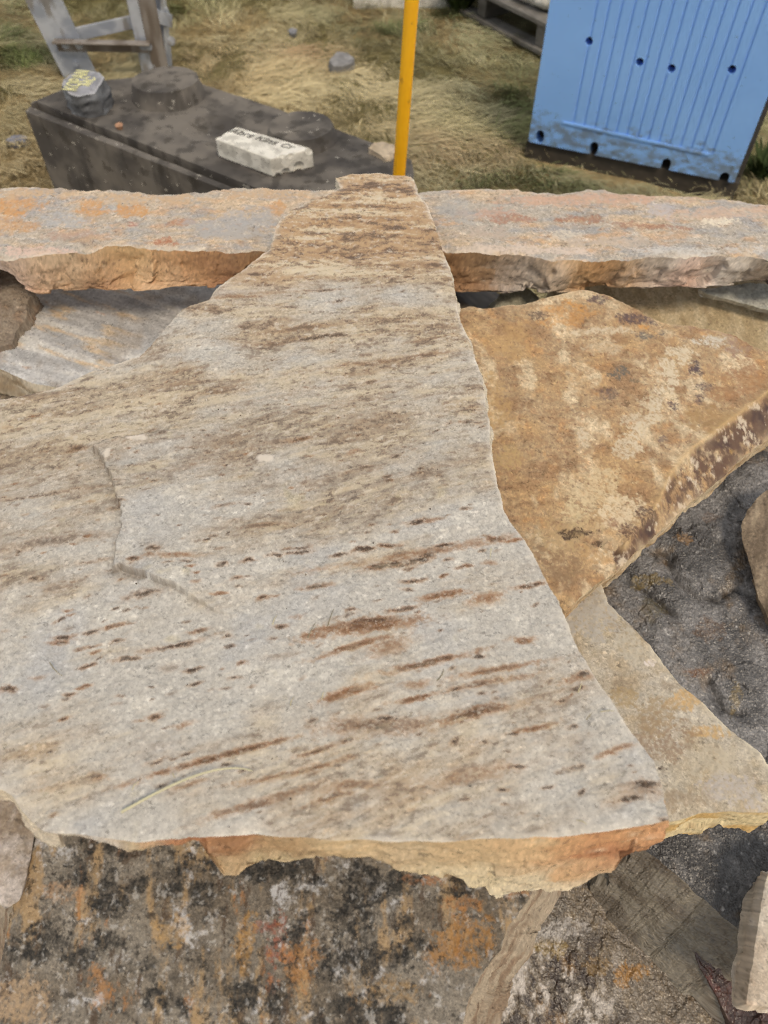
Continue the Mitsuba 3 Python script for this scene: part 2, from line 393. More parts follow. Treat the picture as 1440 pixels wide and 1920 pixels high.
STREAKS = [  # x0, y0, x1, y1, full width (picture pixels), strength, rust
    (621, 1065, 966, 1008, 15, .55, .9), (678, 1030, 700, 1028, 9, 1, .2), (712, 1025, 749, 1022, 8, 1, .4), (692, 1068, 760, 1055, 15, 1, .35), (745, 1058, 824, 1039, 16, 1, .15), (801, 1030, 853, 1022, 8, 1, .3),
    (900, 1014, 952, 1010, 13, .95, .5), (763, 982, 806, 976, 11, 1, .2), (574, 1104, 617, 1098, 10, .95, .3), (756, 1092, 796, 1088, 8, 1, .2), (752, 1106, 774, 1105, 7, .9, .2),
    (791, 1123, 867, 1114, 12, .85, .85), (886, 1134, 938, 1116, 18, .7, 1), (961, 1104, 1027, 1091, 8, .95, .4), (725, 1151, 790, 1138, 9, .95, .3), (588, 1193, 768, 1165, 24, .95, .8),
    (630, 1176, 765, 1160, 13, .9, .5), (602, 1232, 730, 1197, 12, .9, .8), (690, 1230, 760, 1200, 26, .5, .9), (711, 1266, 895, 1226, 12, .95, .55), (848, 1276, 1008, 1242, 11, .8, .7),
    (607, 1314, 702, 1288, 15, 1, .8), (739, 1320, 824, 1301, 9, .9, .8), (820, 1302, 985, 1268, 11, .75, .5), (815, 1360, 961, 1323, 18, .9, .55), (602, 1374, 815, 1354, 30, .7, .45),
    (700, 1352, 740, 1346, 9, .9, .1), (966, 1375, 1042, 1356, 10, .95, .8), (1060, 1276, 1127, 1261, 13, .7, .8), (1084, 1266, 1112, 1263, 10, 1, 0), (1076, 1293, 1096, 1290, 9, 1, 0),
    (1045, 1315, 1066, 1311, 8, .8, .1), (1065, 1365, 1084, 1362, 8, .9, .1), (890, 1236, 910, 1233, 7, 1, 0), (720, 1365, 700, 1369, 9, .9, 0), (640, 1392, 672, 1386, 10, .9, .1), (560, 1415, 640, 1398, 11, .8, .5),
    (280, 1457, 573, 1377, 12, .95, .6), (444, 1470, 640, 1428, 12, .85, .6), (396, 1534, 556, 1483, 15, .75, .6), (330, 1478, 380, 1465, 9, .5, .9), (480, 1502, 600, 1470, 14, .6, .7), (590, 1502, 660, 1488, 12, .8, .4), (612, 1480, 700, 1470, 18, .7, .6),
    (160, 1462, 196, 1456, 13, .95, .4), (80, 1478, 170, 1466, 12, .4, 1), (276, 1435, 302, 1428, 10, 1, .1), (338, 1418, 360, 1414, 6, 1, 0), (322, 1425, 334, 1423, 5, .9, .1), (415, 1437, 430, 1434, 7, .9, .1),
    (93, 1208, 133, 1202, 8, 1, .4), (107, 1198, 142, 1191, 8, 1, .15), (158, 1188, 187, 1183, 9, 1, 0), (187, 1180, 244, 1169, 7, .9, .55), (213, 1204, 231, 1200, 8, 1, .1), (142, 1219, 156, 1217, 6, .9, .5),
    (169, 1213, 187, 1211, 6, .9, .4), (172, 1224, 187, 1221, 6, .9, .8), (213, 1240, 262, 1234, 8, 1, .15), (276, 1222, 387, 1196, 10, .95, .15), (360, 1186, 388, 1180, 8, .9, .4), (151, 1252, 178, 1246, 8, 1, .3),
    (347, 1257, 378, 1252, 8, 1, .05), (356, 1284, 378, 1281, 7, .9, .1), (431, 1271, 453, 1270, 7, .9, .05), (416, 1290, 426, 1289, 5, .8, .1), (0, 1298, 27, 1290, 14, 1, .2), (60, 1272, 82, 1268, 8, .5, .6),
    (147, 1291, 169, 1285, 6, .9, .8), (124, 1304, 144, 1301, 6, 1, .3), (111, 1351, 129, 1348, 7, 1, .5), (280, 1349, 307, 1343, 12, 1, .35), (255, 1356, 272, 1353, 5, .6, .8), (330, 1364, 358, 1360, 10, .5, 1),
    (578, 1353, 596, 1350, 8, .9, .1), (548, 1160, 570, 1157, 8, .4, .8), (620, 1165, 640, 1160, 6, .6, .3), (237, 1122, 310, 1109, 13, .85, .1), (0, 1034, 200, 1004, 18, .5, .1), (0, 941, 190, 915, 6, .6, .1), (150, 1060, 205, 1050, 6, .6, .3),
    (55, 1090, 80, 1085, 10, .8, 0), (245, 1058, 266, 1056, 7, 1, .4), (280, 1037, 300, 1034, 9, .9, .1), (285, 1050, 370, 1046, 9, .6, .9), (455, 1056, 480, 1050, 8, .95, .3), (505, 1043, 530, 1040, 8, 1, .1), (528, 1040, 585, 1033, 7, .9, .1),
    (570, 1106, 620, 1100, 8, .8, .6), (408, 1064, 428, 1061, 8, .8, .1), (437, 1087, 455, 1085, 7, 1, .2), (484, 1124, 510, 1118, 9, .9, .4), (648, 1149, 664, 1146, 8, 1, .4), (400, 953, 450, 946, 7, .6, .2), (465, 992, 545, 983, 9, .6, .3),
    (135, 842, 160, 839, 9, 1, .2), (660, 1033, 690, 1030, 9, 1, .2), (620, 1042, 645, 1040, 8, 1, .1), (400, 1117, 420, 1115, 5, .9, .9), (550, 1030, 580, 1025, 6, .8, .2), (418, 1195, 432, 1193, 7, .9, 0), (424, 1213, 440, 1211, 6, .8, 0),
    (500, 1235, 560, 1226, 10, .35, .2), (515, 1178, 535, 1175, 8, .9, .3), (505, 1199, 522, 1196, 6, .7, .3),
    (1150, 1408, 1185, 1396, 9, .7, .8), (1120, 1420, 1150, 1410, 10, .6, .9), (1185, 1475, 1235, 1466, 14, .95, 0), (1150, 1505, 1205, 1494, 13, .95, .05), (1170, 1490, 1240, 1470, 30, .45, .7), (1060, 1445, 1090, 1440, 10, 1, .0), (1080, 1440, 1065, 1443, 8, .9, .1),
    (950, 1380, 970, 1377, 7, .9, 0), (890, 1395, 912, 1392, 8, .9, 0), (960, 1440, 985, 1436, 9, .9, .1), (800, 1475, 960, 1440, 26, .45, .8), (820, 1460, 900, 1440, 20, .35, .7), (1015, 1478, 1035, 1475, 6, .9, .1), (935, 1482, 952, 1480, 7, .9, .1),
    (865, 1500, 885, 1497, 6, .6, .2), (1235, 1540, 1255, 1536, 12, 1, 0), (960, 1205, 1000, 1200, 12, .8, .7), (668, 1033, 690, 1028, 10, .9, .3), (645, 1060, 664, 1057, 8, .9, .4), (855, 1066, 885, 1060, 7, .9, .5), (825, 1082, 842, 1079, 6, .9, .6), (1018, 1000, 990, 1005, 8, .7, .5),
    (905, 1058, 930, 1054, 9, .6, .8), (830, 1053, 845, 1050, 6, .8, .3), (948, 1017, 985, 1010, 6, .8, .9), (780, 980, 825, 975, 8, .7, .7), (735, 998, 745, 997, 6, .9, .5), (865, 958, 880, 956, 6, .9, .3),
    (470, 643, 760, 618, 9, .7, .1), (640, 686, 860, 656, 8, .6, .4), (480, 625, 640, 608, 8, .45, .3), (560, 730, 740, 715, 6, .4, .1), (320, 720, 470, 708, 7, .4, .2), (350, 735, 420, 730, 9, .5, .1), (560, 448, 800, 446, 7, .7, .4), (545, 420, 800, 412, 12, .7, .5),
    (560, 395, 790, 385, 11, .75, .3), (530, 432, 810, 430, 8, .6, .4), (520, 500, 840, 500, 9, .6, .25), (540, 520, 720, 518, 5, .6, .2), (560, 548, 640, 545, 5, .75, .1), (400, 560, 490, 553, 6, .7, .6), (540, 475, 830, 470, 6, .5, .5), (600, 360, 780, 352, 6, .5, .6),
    (620, 372, 790, 370, 7, .6, .4), (680, 600, 850, 590, 7, .5, .3), (520, 580, 560, 577, 5, .6, .1), (770, 640, 860, 628, 6, .6, .5), (500, 505, 560, 497, 6, .6, .3)]


def main_spots():
    out, r = [], np.random.default_rng(11)
    for x0, y0, x1, y1, wd, st, ru in STREAKS:
        a, b = uvm(x0, y0), uvm(x1, y1)
        m = uvm(0.5 * (x0 + x1), 0.5 * (y0 + y1))
        wv = np.linalg.norm(uvm(0.5 * (x0 + x1), 0.5 * (y0 + y1) + wd * 0.5) - uvm(0.5 * (x0 + x1), 0.5 * (y0 + y1) - wd * 0.5))
        e = b - a
        out.append((m[0], m[1], math.atan2(e[1], e[0]), np.linalg.norm(e) * 0.58 + 0.002, wv * 0.62, st, ru))
    # the many small ones between them
    u0, u1 = uvm(0, 1000)[0] - 0.1, uvm(1253, 1537)[0]
    for _ in range(6500):
        q = np.array([r.uniform(u0, 0.42), r.uniform(-0.42, 0.8)])
        gr = field(q[None], TAN_UV, np.array([[t[2], t[3]] for t in TAN]))[0]
        band = vnoise(np.array([[q @ [LC, LS] / 0.5, q @ [-LS, LC] / 0.035, 3.3]]))[0]
        if r.random() > 0.10 + 0.55 * gr[1] + 0.6 * max(0, band - 0.55):
            continue
        a = r.uniform(0.0018, 0.0065) * (1 + (r.random() < 0.12) * r.uniform(0, 2.0))
        out.append((q[0], q[1], LINE + r.normal(0, 0.12), a, a * r.uniform(0.25, 0.45), r.uniform(0.35, 0.95), r.choice([0.05, 0.15, 0.4, 0.9], p=[.45, .3, .15, .1])))
    return out


# the flake that has come away (its rim is a step in the stone): the step runs along this line, lower on its left
LEDGE = LineString([uvm(*p) for p in [(255, 822), (215, 830), (178, 842), (190, 862), (206, 892), (218, 925), (228, 970), (228, 1010), (222, 1045), (212, 1074), (228, 1068), (262, 1080),
                                      (300, 1092), (340, 1112), (370, 1132), (400, 1145), (440, 1160)]])
LED_POLY = Polygon([uvm(*p) for p in [(255, 822), (215, 830), (178, 842), (190, 862), (206, 892), (218, 925), (228, 970), (228, 1010), (222, 1045), (212, 1074), (228, 1068), (262, 1080),
                                      (300, 1092), (340, 1112), (370, 1132), (400, 1145), (560, 1190), (900, 1000), (800, 760), (420, 790)]])
STEP2 = LineString([uvm(*p) for p in [(60, 1530), (85, 1512), (140, 1496), (200, 1480)]])
STEP3 = LineString([uvm(*p) for p in [(585, 1190), (590, 1240), (602, 1300), (598, 1360)]])
STEP4 = LineString([uvm(*p) for p in [(740, 1185), (752, 1210), (775, 1235), (800, 1250)]])
STEP5 = LineString([uvm(*p) for p in [(545, 950), (548, 980), (600, 998), (680, 1000), (730, 985), (800, 955)]])


def ldist(V, line):
    return shapely.distance(shapely.points(V[:, 0], V[:, 1]), line)


_cache = {}


def main_relief(V, V3, d):
    rot = np.stack([V[:, 0] * LC + V[:, 1] * LS, (-V[:, 0] * LS + V[:, 1] * LC) * 2.4, V3[:, 2]], 1)
    w = 0.0055 * fb(V3, 0.22, 3, 5) + 0.0011 * fb(rot, 0.035, 4, 9) + 0.0050 * terrace(fb(rot * [1, .6, 1], 0.13, 6, 15, 0.6), 5.0)
    jit = np.c_[fb(V3, 0.03, 5, 70, .65), fb(V3, 0.03, 5, 71, .65)] * 0.0055
    Q = V + jit
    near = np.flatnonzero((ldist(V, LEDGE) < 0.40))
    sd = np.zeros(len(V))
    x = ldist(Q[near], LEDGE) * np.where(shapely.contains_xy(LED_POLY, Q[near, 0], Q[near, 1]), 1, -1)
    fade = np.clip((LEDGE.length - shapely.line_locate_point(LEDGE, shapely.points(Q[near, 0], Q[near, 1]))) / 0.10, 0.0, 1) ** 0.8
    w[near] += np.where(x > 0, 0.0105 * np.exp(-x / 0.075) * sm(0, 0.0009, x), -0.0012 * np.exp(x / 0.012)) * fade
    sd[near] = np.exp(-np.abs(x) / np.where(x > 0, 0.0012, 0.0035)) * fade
    for ln, h in ((STEP2, .002), (STEP3, .0016), (STEP4, .0018), (STEP5, .0015)):
        x = ldist(Q, ln)
        w -= h * np.exp(-x / 0.0018)
    rr, off = cells(V3, 0.006, 21, (1.5, 1, 1))
    w += 0.00045 * (rr[:, 0] - 0.5) + 0.10 * ((rr[:, 2] - 0.5) * off[:, 0] + (rr[:, 3] - 0.5) * off[:, 1])
    rr, off = cells(V3, 0.0022, 22)
    w += 0.00022 * (rr[:, 0] - 0.5)
    w += 0.0005 * fb(V3, 0.012, 3, 33)
    w -= 0.012 * np.exp(-np.hypot(V[:, 0] - uvm(40, 1540)[0], V[:, 1] - uvm(40, 1540)[1]) / 0.03)
    w += np.random.default_rng(8).normal(0, 0.00014, len(V))
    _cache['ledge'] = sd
    return w


def main_color(V, V3, d, P):
    f = field(V, TAN_UV, np.array([[t[2], t[3]] for t in TAN]), 2.5)
    rot = np.stack([V[:, 0] * LC + V[:, 1] * LS, (-V[:, 0] * LS + V[:, 1] * LC) * 5.0, V3[:, 2]], 1)
    slope = math.tan(LINE) * (1 - sm(-0.1, 0.65, V[:, 1]))
    band = fb(np.stack([V[:, 0], (V[:, 1] - V[:, 0] * slope) * 5.0, V3[:, 2]], 1), 0.16, 5, 61, 0.6)
    n1, n2 = fb(V3, 0.05, 5, 41, 0.6), fb(V3, 0.02, 4, 47, 0.6)
    tan = sm(0.08, 0.7, f[:, 0] + 0.26 * n1 + 0.30 * band)
    gri = sm(0.15, 0.9, f[:, 1] + 0.22 * n2 + 0.38 * band + 0.10 * n1)
    c = np.tile(tone((187, 183, 175)), (len(V), 1))
    c = mixc(c, tone((168, 173, 181)), sm(0.0, 0.8, fb(V3, 0.07, 5, 81) + 0.1) * 0.5 * (1 - np.clip(f[:, 0] + f[:, 1], 0, 0.9)))
    c = mixc(c, tone((208, 204, 194)), sm(0.1, 0.7, fb(V3, 0.03, 5, 84, 0.65)) * 0.7)
    c = mixc(c, tone((180, 164, 140)), tan * 0.92)
    c = mixc(c, tone((188, 160, 120)), sm(0.6, 1.2, tan * 0.8 + 0.5 * band) * 0.4)
    c = mixc(c, tone((148, 133, 116)), gri * 0.72)
    c = mixc(c, tone((196, 180, 120)), sm(0.62, 1.0, fb(V3, 0.028, 3, 91)) * 0.28)
    c = grain(V3, c, 200, 0.135)
    c = spots(V, c, main_spots(), 300)
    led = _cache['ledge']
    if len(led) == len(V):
        c = mixc(c, tone((104, 90, 76)), np.clip(led * 1.1, 0, 1) * 0.6 * (fb(V3, 0.006, 2, 95) > -0.3))  # shade along the foot of the step, mixed into the stone colour
    al, ac = V[:, 0], V[:, 1] - V[:, 0] * (math.tan(LINE) * (1 - sm(-0.1, 0.65, V[:, 1])) - 0.03 * sm(0.2, 0.6, V[:, 1]))
    iron = np.maximum(tan, gri)
    far = sm(0.0, 0.45, V[:, 1] + 0.1)
    tip = sm(0.36, 0.56, V[:, 1] + 0.06 * fb(V3, 0.1, 3, 119))
    c = mixc(c, tone((190, 152, 106)), tip * 0.7)
    n6 = nb(np.stack([al, ac * 7.0, V3[:, 2]], 1), 0.10, 7, 120, 0.7)
    n2 = nb(np.stack([al, ac * 2.4, V3[:, 2]], 1), 0.036, 6, 121, 0.68)
    n1 = nb(np.stack([al, ac * 2.8, V3[:, 2]], 1), 0.012, 5, 122, 0.72)
    c = mixc(c, tone((216, 202, 172)), sm(0.5, 1.6, -n6 - 0.4 * n2) * np.clip(0.7 * iron + tip, 0, 1) * 0.75)
    c = mixc(c, tone((164, 132, 98)), sm(0.3, 1.6, n6 + 0.5 * n2) * np.clip(iron * 0.6 + tip, 0, 1) * 0.55)
    c = mixc(c, tone((128, 106, 86)), sm(0.6, 1.9, n2 + 0.35 * n6) * np.clip(0.55 * far * iron + tip, 0, 1) * 0.75)
    c = mixc(c, tone((106, 82, 66)), sm(1.0, 1.9, 0.6 * n2 + 0.7 * n6) * np.clip(0.3 * far * iron + tip, 0, 1) * 0.8)
    c = mixc(c, tone((108, 90, 76)), sm(0.6, 1.8, n1 + 0.3 * n2) * np.clip(0.10 + 0.85 * iron, 0, 1) * 0.8)
    c = mixc(c, tone((214, 206, 192)), sm(0.9, 2.0, -n1) * np.clip(0.2 + 0.8 * iron, 0, 1) * 0.6)
    dust = sm(0.55, 0.95, fb(V3, 0.0045, 2, 97)) * gri
    c = mixc(c, tone((96, 84, 72)), dust * 0.5)
    for (x, y, rx, ry) in ((258, 826, 30, 7), (205, 858, 9, 16), (500, 862, 22, 10)):
        q = (V - uvm(x, y)) / [np.linalg.norm(uvm(x + rx, y) - uvm(x, y)), np.linalg.norm(uvm(x, y + ry) - uvm(x, y))]
        c = mixc(c, tone((224, 214, 200)), sm(0.1, 0.6, 1 - np.linalg.norm(q, axis=1) + 0.5 * fb(V3, 0.012, 3, 99)) * 0.8)
    # freshly broken rim
    c = mixc(c, tone((226, 218, 204)), np.exp(-d / 0.004) * sm(-0.3, 0.5, fb(V3, 0.03, 3, 103)) * 0.8)
    return c


_wy = at_z(640, 1578, H_MAIN)[1]
_rc = np.random.default_rng(99)


def crumb(c, P, seed, a=0.16):
    """grain of a broken face: fine crystals and small dark pits"""
    n = np.clip(_rc.normal(0, 0.6, len(c)), -1.5, 1.5) + nb(P, 0.006, 4, seed, 0.75) * 0.5
    c = c * np.exp(a * n)[:, None]
    return c * (1 - 0.5 * sm(1.3, 2.2, nb(P * [1, 1, 2], 0.009, 4, seed + 3, 0.7)))[:, None]


MAIN_WALL = [(x, y, c) for x, y, c in [
    (90, 1558, (206, 196, 160)), (160, 1572, (190, 184, 176)), (250, 1584, (176, 160, 120)), (300, 1598, (170, 168, 168)), (250, 1577, (190, 140, 84)), (350, 1580, (176, 116, 62)), (430, 1590, (160, 110, 60)), (430, 1575, (170, 112, 62)),
    (400, 1615, (190, 158, 108)), (420, 1634, (206, 180, 132)), (520, 1582, (176, 140, 88)), (520, 1610, (186, 164, 116)), (640, 1590, (190, 160, 108)), (640, 1612, (202, 184, 144)), (760, 1590, (186, 160, 116)), (760, 1620, (196, 178, 134)),
    (880, 1585, (196, 164, 112)), (880, 1625, (204, 186, 144)), (960, 1650, (212, 200, 168)), (1000, 1585, (204, 166, 110)), (1000, 1630, (206, 188, 150)), (1080, 1580, (204, 150, 88)), (1080, 1625, (200, 156, 100)), (1090, 1650, (212, 196, 160)),
    (1150, 1572, (192, 128, 66)), (1150, 1605, (178, 112, 58)), (1210, 1560, (202, 134, 68)), (1210, 1585, (196, 138, 76)), (1248, 1545, (210, 150, 84)), (1248, 1565, (200, 160, 104))]]
MW_P = np.array([at_y(x, y, _wy) for x, y, _ in MAIN_WALL])[:, [0, 2]]
MW_C = np.array([tone(c, 1.15, 0.72) for _, _, c in MAIN_WALL])


def main_side(V, V3, t, P):
    n = np.c_[fb(P * [1, 1, 2.5], 0.05, 4, 400), fb(P * [1, 1, 2.5], 0.05, 4, 405)] * [0.03, 0.008]
    c = field(P[:, [0, 2]] + n, MW_P, MW_C, 3)
    back = sm(0.25, 0.4, P[:, 1])
    c = mixc(c, tone((206, 196, 176)), back)
    s = fb(P * [1, 1, 4], 0.03, 4, 410, 0.6)
    c = mixc(c, tone((150, 104, 62)), sm(0.3, 0.9, s) * 0.45)
    c = mixc(c, tone((222, 212, 184)), sm(0.3, 0.9, -s) * 0.4)
    c = mixc(c, tone((120, 78, 44)), sm(0.6, 1.0, fb(P * [1, 1, 5], 0.02, 3, 420)) * 0.5)
    return crumb(c, P, 430)


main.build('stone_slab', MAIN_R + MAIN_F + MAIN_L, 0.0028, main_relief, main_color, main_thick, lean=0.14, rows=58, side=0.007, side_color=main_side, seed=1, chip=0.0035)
tag('stone_slab', 'large pale grey slab with brown rust streaks lying flat on top in the foreground', 'stone slab')


# ---- colour recipes for the other stones
def patchy(V3, base, layers, seed, gr=0.14, fine=0.0016, mid=0.006):
    """base tone and layers (tone, size of patches, threshold, softness, strength, stretch)"""
    c = np.tile(tone(base), (len(V3), 1))
    for j, (col, size, th, soft, st, stretch) in enumerate(layers):
        n = fb(V3 * np.asarray(stretch, float), size, 5, seed + 11 * j, 0.62)
        c = mixc(c, tone(col), sm(th - soft, th + soft, n) * st)
    return grain(V3, c, seed + 500, gr, fine, mid)


def blot(V, c, slab, items, seed, k=1.15):
    """placed patches of a stain with a ragged outline: (x, y, rx, ry, tone, strength)"""
    V3 = np.c_[V, np.zeros(len(V))]
    n, f = fb(V3, 0.024, 6, seed, 0.68), fb(V3, 0.0035, 3, seed + 1, 0.8)
    for x, y, rx, ry, col, st in items:
        q0 = slab.uv([(x, y), (x + rx, y), (x, y + ry)])
        A = np.stack([q0[1] - q0[0], q0[2] - q0[0]], 1)
        q = (V - q0[0]) @ np.linalg.inv(A).T
        c = mixc(c, tone(col), np.clip(sm(0.0, 0.38, 1 - np.linalg.norm(q, axis=1) + 1.15 * n + 0.35 * f) * st * k * np.clip(0.8 + 1.3 * f, 0.0, 1.1), 0, 1))
    return c


def rough(seed, big=0.006, mid=0.0016, small=0.0005, size=0.15, facet=0.0):
    def relief(V, V3, d):
        w = big * fb(V3, size, 4, seed) + mid * fb(V3, 0.03, 4, seed + 5, 0.6) + small * fb(V3, 0.005, 2, seed + 9)
        w = w + mid * 2.2 * terrace(fb(V3, 0.09, 6, seed + 13, 0.62), 5.0) + np.random.default_rng(seed).normal(0, 0.00013, len(V))
        if facet:
            rr, off = cells(V3, 0.009, seed + 31)
            w = w + facet * 0.8 * ((rr[:, 2] - 0.5) * off[:, 0] + (rr[:, 3] - 0.5) * off[:, 1]) + 0.0012 * facet * (rr[:, 0] - 0.5)
        return w
    return relief


def craggy(seed, big, size, tilt=0.22):
    """broken across the cleavage: stepped ledges, angular splinters and grains"""
    def relief(V, V3, d):
        w = big * fb(V3, size, 2, seed) + big * 0.8 * terrace(fb(V3 + 3, size * 1.2, 3, seed + 3, 0.5), 4, 0.06)
        for cs, k, st_ in ((0.040, 0.8, (1.8, 1, 1)), (0.014, 1.0, (1.6, 1, 1))):
            rr, off = cells(V3, cs, seed + 31, st_)
            w = w + k * tilt * ((rr[:, 2] - 0.5) * off[:, 0] + (rr[:, 3] - 0.5) * off[:, 1]) + 0.03 * cs * (rr[:, 0] - 0.5)
        return w + 0.0006 * fb(V3, 0.006, 3, seed + 9, 0.7) + np.random.default_rng(seed).normal(0, 0.00022, len(V))
    return relief


def cleft(seed, big, size):
    """a flat mica-rich break: wide planes, a few low ledges and glittering grit"""
    def relief(V, V3, d):
        w = big * fb(V3, size, 2, seed) + 0.6 * big * terrace(fb(V3 + 3, size * 1.1, 6, seed + 3, 0.55), 3, 0.05)
        rr, off = cells(V3, 0.0045, seed + 31, (1.5, 1, 1))
        w = w + 0.24 * ((rr[:, 2] - 0.5) * off[:, 0] + (rr[:, 3] - 0.5) * off[:, 1])
        return w + 0.0009 * fb(V3, 0.009, 3, seed + 9, 0.7) + np.random.default_rng(seed).normal(0, 0.00026, len(V))
    return relief


# ---- 2: the long slab lying across behind
H_LONG = 0.685
longs = Slab([0, 1.35, H_LONG], [0, 0, 1], 1.0)
LONG_BACK = [(-330, 372), (-200, 356), (-60, 352), (0, 349), (60, 348), (130, 352), (210, 356), (300, 361), (380, 356), (440, 350), (500, 351), (600, 352), (800, 357), (860, 354), (900, 353), (960, 355), (1010, 361),
             (1040, 363), (1080, 357), (1120, 355), (1160, 362), (1240, 366), (1330, 368), (1400, 374), (1440, 382), (1600, 398)]
LONG_FRONT = [(1620, 470), (1500, 486), (1440, 487), (1410, 478), (1340, 478), (1260, 482), (1180, 486), (1100, 488), (1030, 488), (960, 480), (900, 474), (840, 470), (700, 468), (500, 468), (440, 474), (400, 470), (340, 470), (300, 465), (250, 459),
              (200, 459), (170, 470), (110, 472), (40, 480), (0, 482), (-120, 480), (-320, 478)]
_ly = at_z(700, 470, H_LONG)[1]
_lb = np.array([at_y(x, y, _ly - 0.004) for x, y in [(-330, 540), (-100, 530), (0, 512), (20, 520), (40, 535), (70, 548), (160, 546), (180, 540), (300, 541), (400, 536), (500, 530), (700, 535), (850, 543), (960, 543), (1040, 544), (1100, 541), (1250, 537), (1440, 531), (1620, 525)]])


def long_color(V, V3, d, P):
    c = patchy(V3, (182, 172, 158), [((206, 180, 146), .10, .05, .4, .8, (1, 2, 1)), ((158, 158, 160), .05, .2, .3, .75, (1, 2.5, 1)), ((204, 156, 106), .035, .3, .25, .5, (1, 2, 1)), ((150, 130, 112), .04, .45, .3, .6, (1, 3, 1)), ((214, 206, 192), .03, .5, .25, .6, (1, 2, 1)),
                                     ((124, 112, 104), .012, .62, .2, .6, (1, 2.5, 1))], 600)
    V2 = V
    o, t2, p = (206, 150, 84), (200, 170, 134), (196, 160, 140)
    c = blot(V2, c, longs, [(30, 385, 60, 18, o, .7), (170, 388, 40, 16, o, .7), (250, 395, 40, 14, o, .75), (20, 420, 50, 18, o, .5), (340, 415, 30, 8, (186, 132, 90), .6), (400, 405, 30, 12, (186, 150, 100), .4), (520, 390, 12, 18, o, .6), (310, 452, 22, 10, (176, 112, 72), .7),
                            (60, 362, 80, 10, t2, .8), (300, 372, 120, 10, t2, .8), (480, 362, 100, 9, t2, .8), (250, 420, 18, 6, (176, 96, 70), .5), (130, 440, 60, 10, (182, 150, 132), .6), (440, 420, 80, 30, (170, 170, 172), .6), (120, 410, 40, 14, (174, 176, 180), .6),
                            (60, 470, 90, 10, (214, 186, 170), .8), (430, 440, 70, 12, (176, 170, 164), .6),
                            (920, 400, 70, 12, p, .7), (960, 410, 50, 10, (172, 128, 104), .7), (1100, 412, 60, 8, (164, 116, 86), .7), (1180, 420, 60, 7, (170, 130, 104), .7), (1230, 425, 60, 6, (160, 112, 84), .6), (1080, 375, 180, 12, (202, 166, 142), .8), (1340, 400, 110, 14, (204, 176, 154), .7),
                            (1350, 415, 40, 7, (228, 216, 194), .9), (1060, 440, 40, 10, (218, 206, 186), .6), (860, 400, 40, 30, (172, 170, 166), .6), (1240, 390, 30, 12, (184, 180, 182), .7), (1000, 470, 160, 9, (214, 196, 180), .8), (1300, 470, 150, 9, (204, 200, 194), .7),
                            (900, 440, 60, 14, (190, 172, 156), .7), (1150, 455, 90, 10, (196, 178, 160), .7)], 640)
    c = mixc(c, tone((224, 210, 190)), np.exp(-d / 0.005) * sm(-0.2, 0.5, fb(V3, 0.04, 3, 650)) * 0.8)
    return c


LW = [(20, 505, (214, 190, 176)), (70, 500, (196, 164, 132)), (110, 500, (206, 180, 140)), (90, 535, (178, 126, 78)), (160, 520, (160, 108, 64)), (150, 500, (200, 172, 132)), (200, 490, (196, 160, 112)), (230, 500, (204, 164, 96)), (210, 535, (160, 106, 64)), (270, 490, (204, 166, 104)), (290, 520, (196, 150, 96)),
      (320, 480, (190, 130, 72)), (330, 510, (206, 162, 104)), (370, 490, (198, 150, 92)), (380, 525, (160, 104, 62)), (420, 515, (140, 92, 58)), (450, 490, (176, 124, 74)), (480, 480, (160, 124, 84)), (300, 535, (200, 168, 136)),
      (860, 490, (176, 128, 74)), (880, 520, (138, 98, 60)), (930, 488, (196, 160, 110)), (930, 520, (146, 110, 74)), (960, 530, (168, 166, 164)), (1000, 510, (168, 160, 152)), (1000, 490, (220, 196, 170)), (1025, 525, (176, 160, 140)), (1060, 500, (196, 156, 96)), (1100, 520, (180, 132, 76)), (1150, 510, (190, 144, 84)), (1180, 530, (168, 120, 70)),
      (1200, 500, (190, 170, 140)), (1230, 510, (182, 178, 174)), (1270, 520, (186, 120, 66)), (1290, 515, (178, 116, 66)), (1250, 495, (206, 200, 194)), (1330, 500, (206, 200, 190)), (1330, 525, (196, 188, 178)), (1400, 495, (190, 178, 160)), (1400, 520, (120, 98, 80)), (1440, 510, (104, 84, 70)), (640, 500, (170, 130, 84)), (-100, 500, (190, 160, 130))]
LW_P = np.array([at_y(x, y, _ly) for x, y, _ in LW])[:, [0, 2]]
LW_C = np.array([tone(c, 1.22, 0.76) for _, _, c in LW])


def long_side(V, V3, t, P):
    rr, _ = cells(P * [1, 0.2, 2.0], 0.06, 61)
    n = (rr[:, :2] - 0.5) * [0.03, 0.012] + np.c_[fb(P, 0.03, 5, 660, .65), fb(P, 0.03, 5, 661, .65)] * [0.014, 0.007]
    c = field(P[:, [0, 2]] + n, LW_P, LW_C, 7)
    s = fb(P * [1, 1, 4], 0.04, 4, 665, 0.6)
    c = mixc(c, tone((132, 84, 46)), sm(0.4, 0.9, s) * 0.4)
    c = mixc(c, tone((224, 206, 176)), sm(0.4, 0.9, -s) * 0.4)
    return crumb(c, P, 670)


def long_foot(P):
    on = sm(0.02, -0.02, P[:, 1] - _ly - 0.03) * ((P[:, 0] > _lb[0, 0]) & (P[:, 0] < _lb[-1, 0]))
    return on, np.stack([P[:, 0], np.full(len(P), _ly), np.interp(P[:, 0], _lb[:, 0], _lb[:, 2])], 1)


longs.build('stone_slab_001', LONG_BACK + LONG_FRONT, 0.006, rough(610, .006, .0022, .0006, .2), long_color,
            lambda P: np.interp(P[:, 0], _lb[:, 0], H_LONG - _lb[:, 2]), lean=0.02, rows=30, side=0.0065, side_color=long_side, seed=2, chip=0.006, foot=long_foot, facet=2.0)
tag('stone_slab_001', 'long thick slab with orange broken front edge lying crosswise behind the pale slab', 'stone slab')

